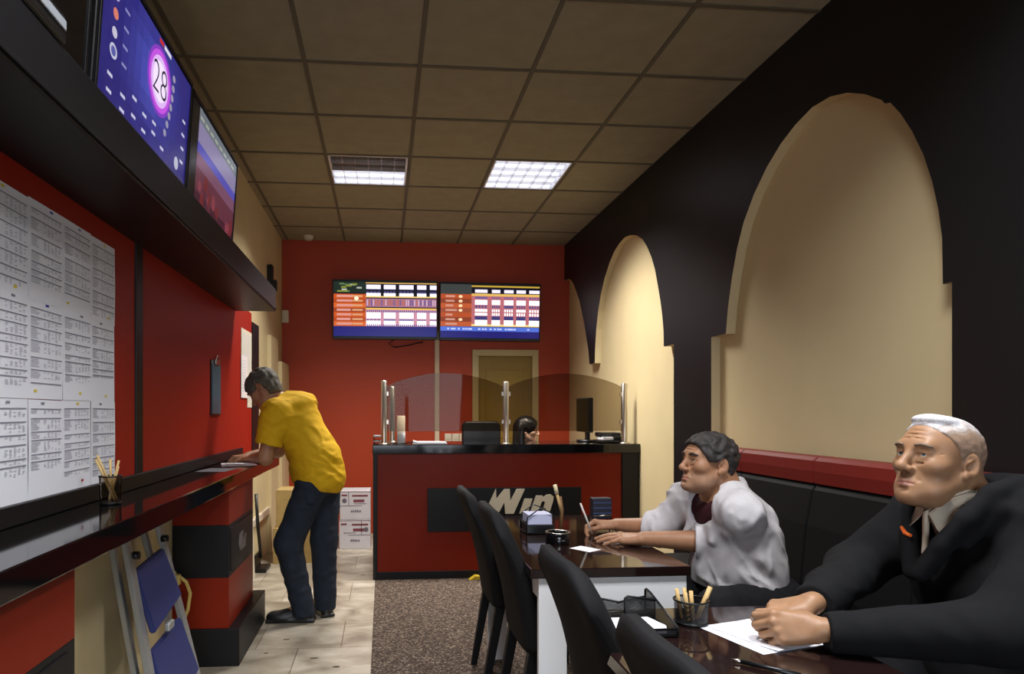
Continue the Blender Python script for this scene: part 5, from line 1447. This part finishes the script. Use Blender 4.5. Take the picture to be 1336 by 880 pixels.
EL, WL = np.array((1.288, 2.525, .776)), np.array((1.050, 2.632, .772))
ER, WR = np.array((1.165, 2.755, .790)), np.array((1.030, 2.885, .785))
v.cap(SL, SR, .05, .05, .05)
for (a, e, w) in ((SL, EL, WL), (SR, ER, WR)): v.cap(a, e, .050, .044, .02); v.cap(e, w, .047, .0285, .02)
legs2 = (((1.50, 2.42, .555), (1.20, 2.30, .575), (1.22, 2.30, .09)), ((1.50, 2.60, .555), (1.20, 2.66, .53), (1.24, 2.64, .09)))
for (h_, k_, a_) in legs2:
    v.cap(h_, k_, .075, .058, .03); v.cap(k_, a_, .054, .036, .02); v.cap(a_, (a_[0] - .12, a_[1], .045), .035, .025, .02)
hand(v, WL, (-.86, .50, -.03), (-.02, -.20, .98), True, [(.12, .18, .10), (.10, .18, .10), (.12, .18, .10), (.16, .2, .1)], thumb=(.45, .18), splay=.14, s=1.02)
tipsR = hand(v, WR, (-.90, .28, .05), (-.12, .35, .92), False, [(.62, .95, .35), (.80, 1.05, .4), (1.0, 1.1, .5), (1.15, 1.1, .5)], thumb=(.22, .30), splay=.06, s=1.0)
man = sculpt('person', v, [M_skin_dark, M_lip, M_stubble], None, (1.45, 2.52, 0), 1, lips_pick(hd, True))
tag(man, 'dark-haired man in open pale grey shirt writing at the far table, looking up', 'person')
hd.eyes(man, M_iris_brown, (-.1, .93, .30)); hd.brows(man, M_brow_dark, .0044)
hv = hd.hair(.014, line=(0, .112, -.036), lr=(.110, .088, .110), nape=-.072, wide=1.04, wav=.0042, freq=150, side=.008, soft=.020)
sculpt('hair', hv, M_hair_dark, man)
R2 = np.stack([F, Lf, (0, 0, 1)], 1)
# maroon t-shirt
v = Vol(axis(1.08, 1.66, .008), axis(2.20, 2.82, .008), axis(.52, 1.03, .008))
v.ell(Q((1.292, 2.36, .80)), (.142, .170, .205), 0, 'add', R2); v.ell((1.40, 2.52, .60), (.110, .135, .12), .06, 'add', R2); v.cap(SL * .8 + SR * .2, SL * .2 + SR * .8, .058, .058, .05)
v.cap(Q((1.200, 2.345, 1.07)), Q((1.236, 2.353, .975)), .080, .070, .010, 'sub')
v.disp(folds([((0, .3, 1), 34, 0), ((.5, .5, -.5), 26, 1)], .004))
sculpt('tshirt', v, M_maroon, man)
# open shirt
v = Vol(axis(1.02, 1.70, .0052), axis(2.10, 2.98, .0052), axis(.46, 1.06, .0052))
v.ell(Q((1.292, 2.36, .80)), (.142, .185, .21), 0, 'add', R2); v.ell((1.395, 2.525, .625), (.150, .182, .165), .08, 'add', R2)
m0 = Q((1.256, 2.355, .985))
v.cap(SL, SR, .068, .068, .08); v.cap(m0, SL, .055, .060, .05); v.cap(m0, SR, .055, .060, .05)
v.cap(m0 + F * .01 + np.array((0, 0, .08)), m0 + F * .03 + np.array((0, 0, -.01)), .068, .064, .008, 'sub')
v.cap(m0 + F * .095 - Lf * .01 + np.array((0, 0, -.015)), m0 + F * .145 - Lf * .030 + np.array((0, 0, -.19)), .080, .066, .008, 'sub')
for q in (-1, 1):   # placket edges and collar
    v.cap(m0 + F * .050 + Lf * (q * .084 - .008) + np.array((0, 0, -.02)), m0 + F * .112 + Lf * (q * .078 - .030) + np.array((0, 0, -.17)), .010, .008, .010)
    A = m0 - F * .062 + np.array((0, 0, .045)); Bp = m0 + Lf * q * .080 + np.array((0, 0, .022)); Cp = m0 + Lf * q * .078 + F * .070 + np.array((0, 0, -.035)); D = m0 + Lf * q * .130 + F * .060 + np.array((0, 0, -.050))
    v.cap(A, Bp, .015, .015, .010); v.cap(Bp, Cp, .015, .010, .010); v.cap(Bp + Lf * q * .022 - np.array((0, 0, .015)), D, .014, .008, .010); v.cap(Cp, D, .008, .008, .010)
for (a, e, w) in ((SL, EL, WL), (SR, ER, WR)):
    vs = v.like()
    c = e + (w - e) * .20; d = unit(w - e)
    vs.cap(a * .97 + (SL + SR) * .015 + np.array((.004, 0, -.010)), e, .062, .066, .05); vs.cap(e, c, .066, .060, .03); vs.half(c, d)
    v.join(vs, .022)
v.disp(creases([((.7, .3, .8), 26, 1), ((-.3, .8, .7), 22, 5), ((.9, -.5, .5), 30, 9)], .024))
for (a, e, w) in ((SL, EL, WL), (SR, ER, WR)):
    c = e + (w - e) * .20; d = unit(w - e)
    vc = v.like(); vc.cap(c - d * .040, c + d * .008, .075, .071, .002); vc.half(c + d * .012, d); vc.half(c - d * .045, -d); vc.cap(c + d * .0, c + d * .12, .050, .07, .003, 'sub'); v.join(vc, .003)
v.half((1.5, 2.5, .535), unit((-.28, 0, -1.0)))
sculpt('open_shirt', v, M_shirtgrey, man)
b = MB()
for k in range(0):
    p = m0 + F * (.075 + .018 * k) + Lf * (.070 - .011 * k) + np.array((0, 0, -.045 - .05 * k)); b.tube([tuple(p), tuple(p + F * .010 - Lf * .003)], .005, n=10)
b.build('buttons', M_white, man)
v = Vol(axis(1.08, 1.72, .010), axis(2.16, 2.80, .010), axis(.05, .72, .010))
v.ell((1.45, 2.52, .575), (.155, .18, .122), 0)
for (h_, k_, a_) in legs2: v.cap(h_, k_, .098, .080, .04); v.cap(k_, a_, .074, .055, .03)
v.disp(folds([((1, 0, .4), 28, 0), ((0, .4, 1), 24, 1)], .004))
sculpt('trousers', v, M_trouser, man)
shoe(man, (1.27, 2.30, 0), (-1, 0)); shoe(man, (1.29, 2.64, 0), (-1, 0))
# pen held in his right hand
tp = (np.array(tipsR[0]) + np.array(tipsR[4])) / 2
o = thing('pen', 'white pen held upright in the writing hand of the man in grey', 'pen', tuple(tp))
nib = np.array((tp[0] + .020, tp[1] - .004, .743)); top = nib + unit((-.36, .04, .93)) * .150
b = MB(); b.tube([tuple(nib + unit(top - nib) * .012), tuple(top)], .0042, n=8); b.build('pen_barrel', mat('white_plastic', (214, 206, 198), .35), o)
b = MB(); b.tube([tuple(nib), tuple(nib + unit(top - nib) * .012)], [.0008, .0038], n=8); b.build('pen_tip', M_chrome, o)

# ================= the standing man in yellow, leaning on the wall counter
hd = Head((-.745, 4.258, 1.432), (-.80, .28, -.72), s=1.0)
v = Vol(axis(-1.0, -.10, .011, [(-.90, -.62, .0042)]), axis(3.86, 4.66, .011, [(4.15, 4.42, .0042)]), axis(0.02, 1.60, .011, [(.965, 1.06, .0042), (1.32, 1.585, .0042)]))
hd.sculpt(v, old=.4, wide=1.02, jowl=.4)
v.cap((-.705, 4.255, 1.40), (-.60, 4.245, 1.315), .058, .066, .03)
v.ell((-.515, 4.235, 1.18), (.115, .16, .20), .05, 'add', np.array(Matrix.Rotation(-.46, 3, 'Y'))); v.ell((-.40, 4.21, .90), (.115, .155, .14), .06)
SL, SR = np.array((-.645, 4.058, 1.275)), np.array((-.590, 4.425, 1.28))
EL, WL = np.array((-.700, 4.050, 1.012)), np.array((-.800, 4.205, 1.002))
ER, WR = np.array((-.690, 4.470, 1.030)), np.array((-.855, 4.350, 1.005))
v.cap(SL, SR, .05, .05, .05)
for (a, e, w) in ((SL, EL, WL), (SR, ER, WR)): v.cap(a, e, .050, .043, .02); v.cap(e, w, .044, .028, .02)
hand(v, WL, (-.60, .78, -.08), (-.10, .1, .98), True, [(.5, .9, .5)] * 4, thumb=(.5, .2), s=.98)
hand(v, WR, (-.90, -.30, -.1), (-.10, .15, .98), False, [(.7, .8, .4)] * 4, thumb=(.3, .3), s=.98)
HL, KL, AL = np.array((-.42, 4.115, .86)), np.array((-.575, 4.125, .49)), np.array((-.485, 4.155, .09))
HR, KR, AR = np.array((-.37, 4.305, .86)), np.array((-.375, 4.285, .47)), np.array((-.365, 4.275, .09))
for (h_, k_, a_, t_) in ((HL, KL, AL, (-1, .05)), (HR, KR, AR, (-.55, .83))):
    v.cap(h_, k_, .078, .055, .03); v.cap(k_, a_, .052, .036, .02); v.cap(a_, a_ + np.array((t_[0] * .12, t_[1] * .12, -.045)), .035, .025, .02)
st = sculpt('person', v, [M_skin_dark, M_lip], None, (-.41, 4.2, 0), 1, lips_pick(hd))
tag(st, 'standing man in mustard yellow t-shirt leaning over the wall counter', 'person')
hd.eyes(st, M_iris_brown, (0, 1, -.2)); hd.brows(st, M_brow_dark, .004)
sculpt('hair', hd.hair(.013, line=(0, .116, -.034), lr=(.080, .088, .116), nape=-.080, wide=1.02, wav=.003, freq=130, step=.004), M_hair_salt, st)
# t-shirt
RB = np.array(Matrix.Rotation(-.42, 3, 'Y'))
v = Vol(axis(-.86, -.16, .0075), axis(3.92, 4.62, .0075), axis(.72, 1.46, .0075))
v.ell((-.515, 4.24, 1.19), (.142, .205, .235), 0, 'add', RB); v.ell((-.415, 4.215, .965), (.158, .200, .20), .10, 'add', np.array(Matrix.Rotation(-.25, 3, 'Y')))
v.ell((-.395, 4.21, .87), (.146, .19, .12), .06)
v.cap(SL + np.array((.02, 0, 0)), SR + np.array((.02, 0, 0)), .078, .078, .07); v.ell((-.52, 4.24, 1.33), (.10, .15, .065), .06, 'add', RB)
for (a, e) in ((SL, EL), (SR, ER)):
    vs = v.like(); vs.cap(a, a + (e - a) * .85, .082, .074, .05); vs.half(a + (e - a) * .70, e - a); v.join(vs, .04)
v.disp(creases([((.55, .25, .8), 24, 1), ((.3, .5, .9), 20, 5), ((-.5, .3, .8), 28, 9)], .018))
for (a, e) in ((SL, EL), (SR, ER)):
    d = unit(e - a); v.cap(a + (e - a) * .72, a + (e - a) * .95, .058, .070, .003, 'sub')
v.cap((-.70, 4.255, 1.42), (-.645, 4.25, 1.36), .066, .064, .008, 'sub')
for t in np.linspace(0, 2 * PI, 13)[:-1]: pass
v.half((-.41, 4.2, .815), unit((-.22, 0, -1.0)))
sculpt('tshirt', v, M_yellow, st)
v = Vol(axis(-.68, -.18, .0085), axis(3.96, 4.46, .0085), axis(.025, .98, .0085))
v.ell((-.395, 4.21, .875), (.138, .178, .11), 0)
for (h_, k_, a_) in ((HL, KL, AL), (HR, KR, AR)): v.cap(h_, k_, .102, .082, .05); v.cap(k_, a_ - np.array((0, 0, .04)), .080, .066, .03)
v.disp(creases([((.3, .1, 1), 18, 2), ((-.4, .3, .9), 22, 6)], .012))
v.half((0, 0, .035), (0, 0, -1))
sculpt('jeans', v, M_jeans, st)
b = MB(); b.box(-.455, -.405, 4.015, 4.03, .74, .80, 0, bev=.004, rot=Euler((0, -.1, 0))); b.build('pocket_flap', M_jeans, st)
shoe(st, (-.43, 4.155, 0), (-1, .04)); shoe(st, (-.345, 4.225, 0), (-.35, .93))

# ================= the cashier behind the desk
hd = Head((1.272, 5.86, 1.128), (.92, -.28, -.10), s=.95)
v = Vol(axis(1.0, 1.72, .011, [(1.14, 1.42, .0042)]), axis(5.60, 6.26, .011, [(5.74, 5.98, .0042)]), axis(.02, 1.28, .011, [(1.0, 1.26, .0042)]))
hd.sculpt(v, wide=.95, nose=.85, brow=.7)
v.cap((1.245, 5.868, 1.08), (1.215, 5.876, .96), .046, .055, .03)
v.ell((1.20, 5.88, .80), (.09, .145, .17), .05); v.ell((1.18, 5.89, .60), (.12, .155, .13), .06); v.cap((1.20, 5.73, .93), (1.22, 6.03, .93), .042, .042, .04)
for (a, e, w) in (((1.21, 5.72, .92), (1.24, 5.70, .70), (1.46, 5.775, .74)), ((1.22, 6.04, .92), (1.26, 6.08, .70), (1.47, 6.0, .74))):
    v.cap(a, e, .042, .034, .02); v.cap(e, w, .034, .022, .02)
for y, ln in ((5.82, True), (5.98, False)):
    v.cap((1.20, y, .53), (1.54, y, .51), .07, .05, .03); v.cap((1.54, y, .51), (1.52, y, .09), .046, .033, .02); v.cap((1.52, y, .08), (1.64, y, .045), .03, .022, .02)
hand(v, (1.46, 5.775, .74), (.98, .15, -.1), (0, 0, 1), False, [(.3, .4, .2)] * 4, s=.88); hand(v, (1.47, 6.0, .74), (.98, -.15, -.1), (0, 0, 1), True, [(.3, .4, .2)] * 4, s=.88)
ca = sculpt('person', v, [M_skin_fair, M_lip], None, (1.2, 5.88, 0), 1, lips_pick(hd))
tag(ca, 'dark-haired cashier sitting low behind the desk, only the head showing', 'person')
hd.eyes(ca, M_iris_brown, (0, 1, -.1)); hd.brows(ca, M_brow_dark, .0028)
hv = hd.hair(.014, line=(0, .112, -.034), lr=(.070, .078, .110), nape=-.20, wide=1.0, side=-.05, wav=.0008, freq=120, step=.0045)
for q in (-1, 1): hv.cap(hd.w((q * .055, -.045, .0)), hd.w((q * .062, -.035, -.13)), .040, .030, .03)
hv.cap(hd.w((0, -.07, .0)), hd.w((0, -.075, -.13)), .055, .045, .03)
sculpt('hair', hv, M_hair_black, ca)
v = Vol(axis(1.02, 1.50, .009), axis(5.62, 6.16, .009), axis(.44, 1.02, .009))
v.ell((1.20, 5.88, .80), (.108, .165, .19), 0); v.ell((1.18, 5.89, .60), (.14, .175, .15), .06); v.cap((1.20, 5.73, .93), (1.22, 6.03, .93), .056, .056, .05)
for (a, e, w) in (((1.21, 5.72, .92), (1.24, 5.70, .70), (1.46, 5.775, .74)), ((1.22, 6.04, .92), (1.26, 6.08, .70), (1.47, 6.0, .74))):
    v.cap(a, e, .056, .046, .03); v.cap(e, np.array(e) + (np.array(w) - np.array(e)) * .85, .046, .034, .02)
v.cap((1.25, 5.868, 1.06), (1.225, 5.872, .98), .062, .055, .008, 'sub')
sculpt('blouse', v, M_darktop, ca)
v = Vol(axis(1.05, 1.64, .010), axis(5.68, 6.12, .010), axis(.04, .68, .010))
v.ell((1.19, 5.89, .56), (.145, .175, .10), 0)
for y in (5.82, 5.98): v.cap((1.20, y, .54), (1.54, y, .515), .082, .062, .03); v.cap((1.54, y, .515), (1.52, y, .09), .058, .045, .03)
sculpt('trousers', v, M_trouser, ca)
for y in (5.82, 5.98): shoe(ca, (1.475, y, 0), (1, 0))
t = thing('stool', 'low black stool under the cashier behind the desk', 'stool', (1.17, 5.89, 0))
b = MB(); b.prism(rounded(1.17, 5.89, .38, .38, .09), 'z', .405, .45, 0, bev=.015); b.build('seat', M_leather, t)
for (sx, sy) in ((-1, -1), (1, -1), (1, 1), (-1, 1)):
    b = MB(); b.tube([(1.17 + sx * .12, 5.89 + sy * .12, .405), (1.17 + sx * .17, 5.89 + sy * .17, .002)], .014); b.build('leg', M_chrome, t)
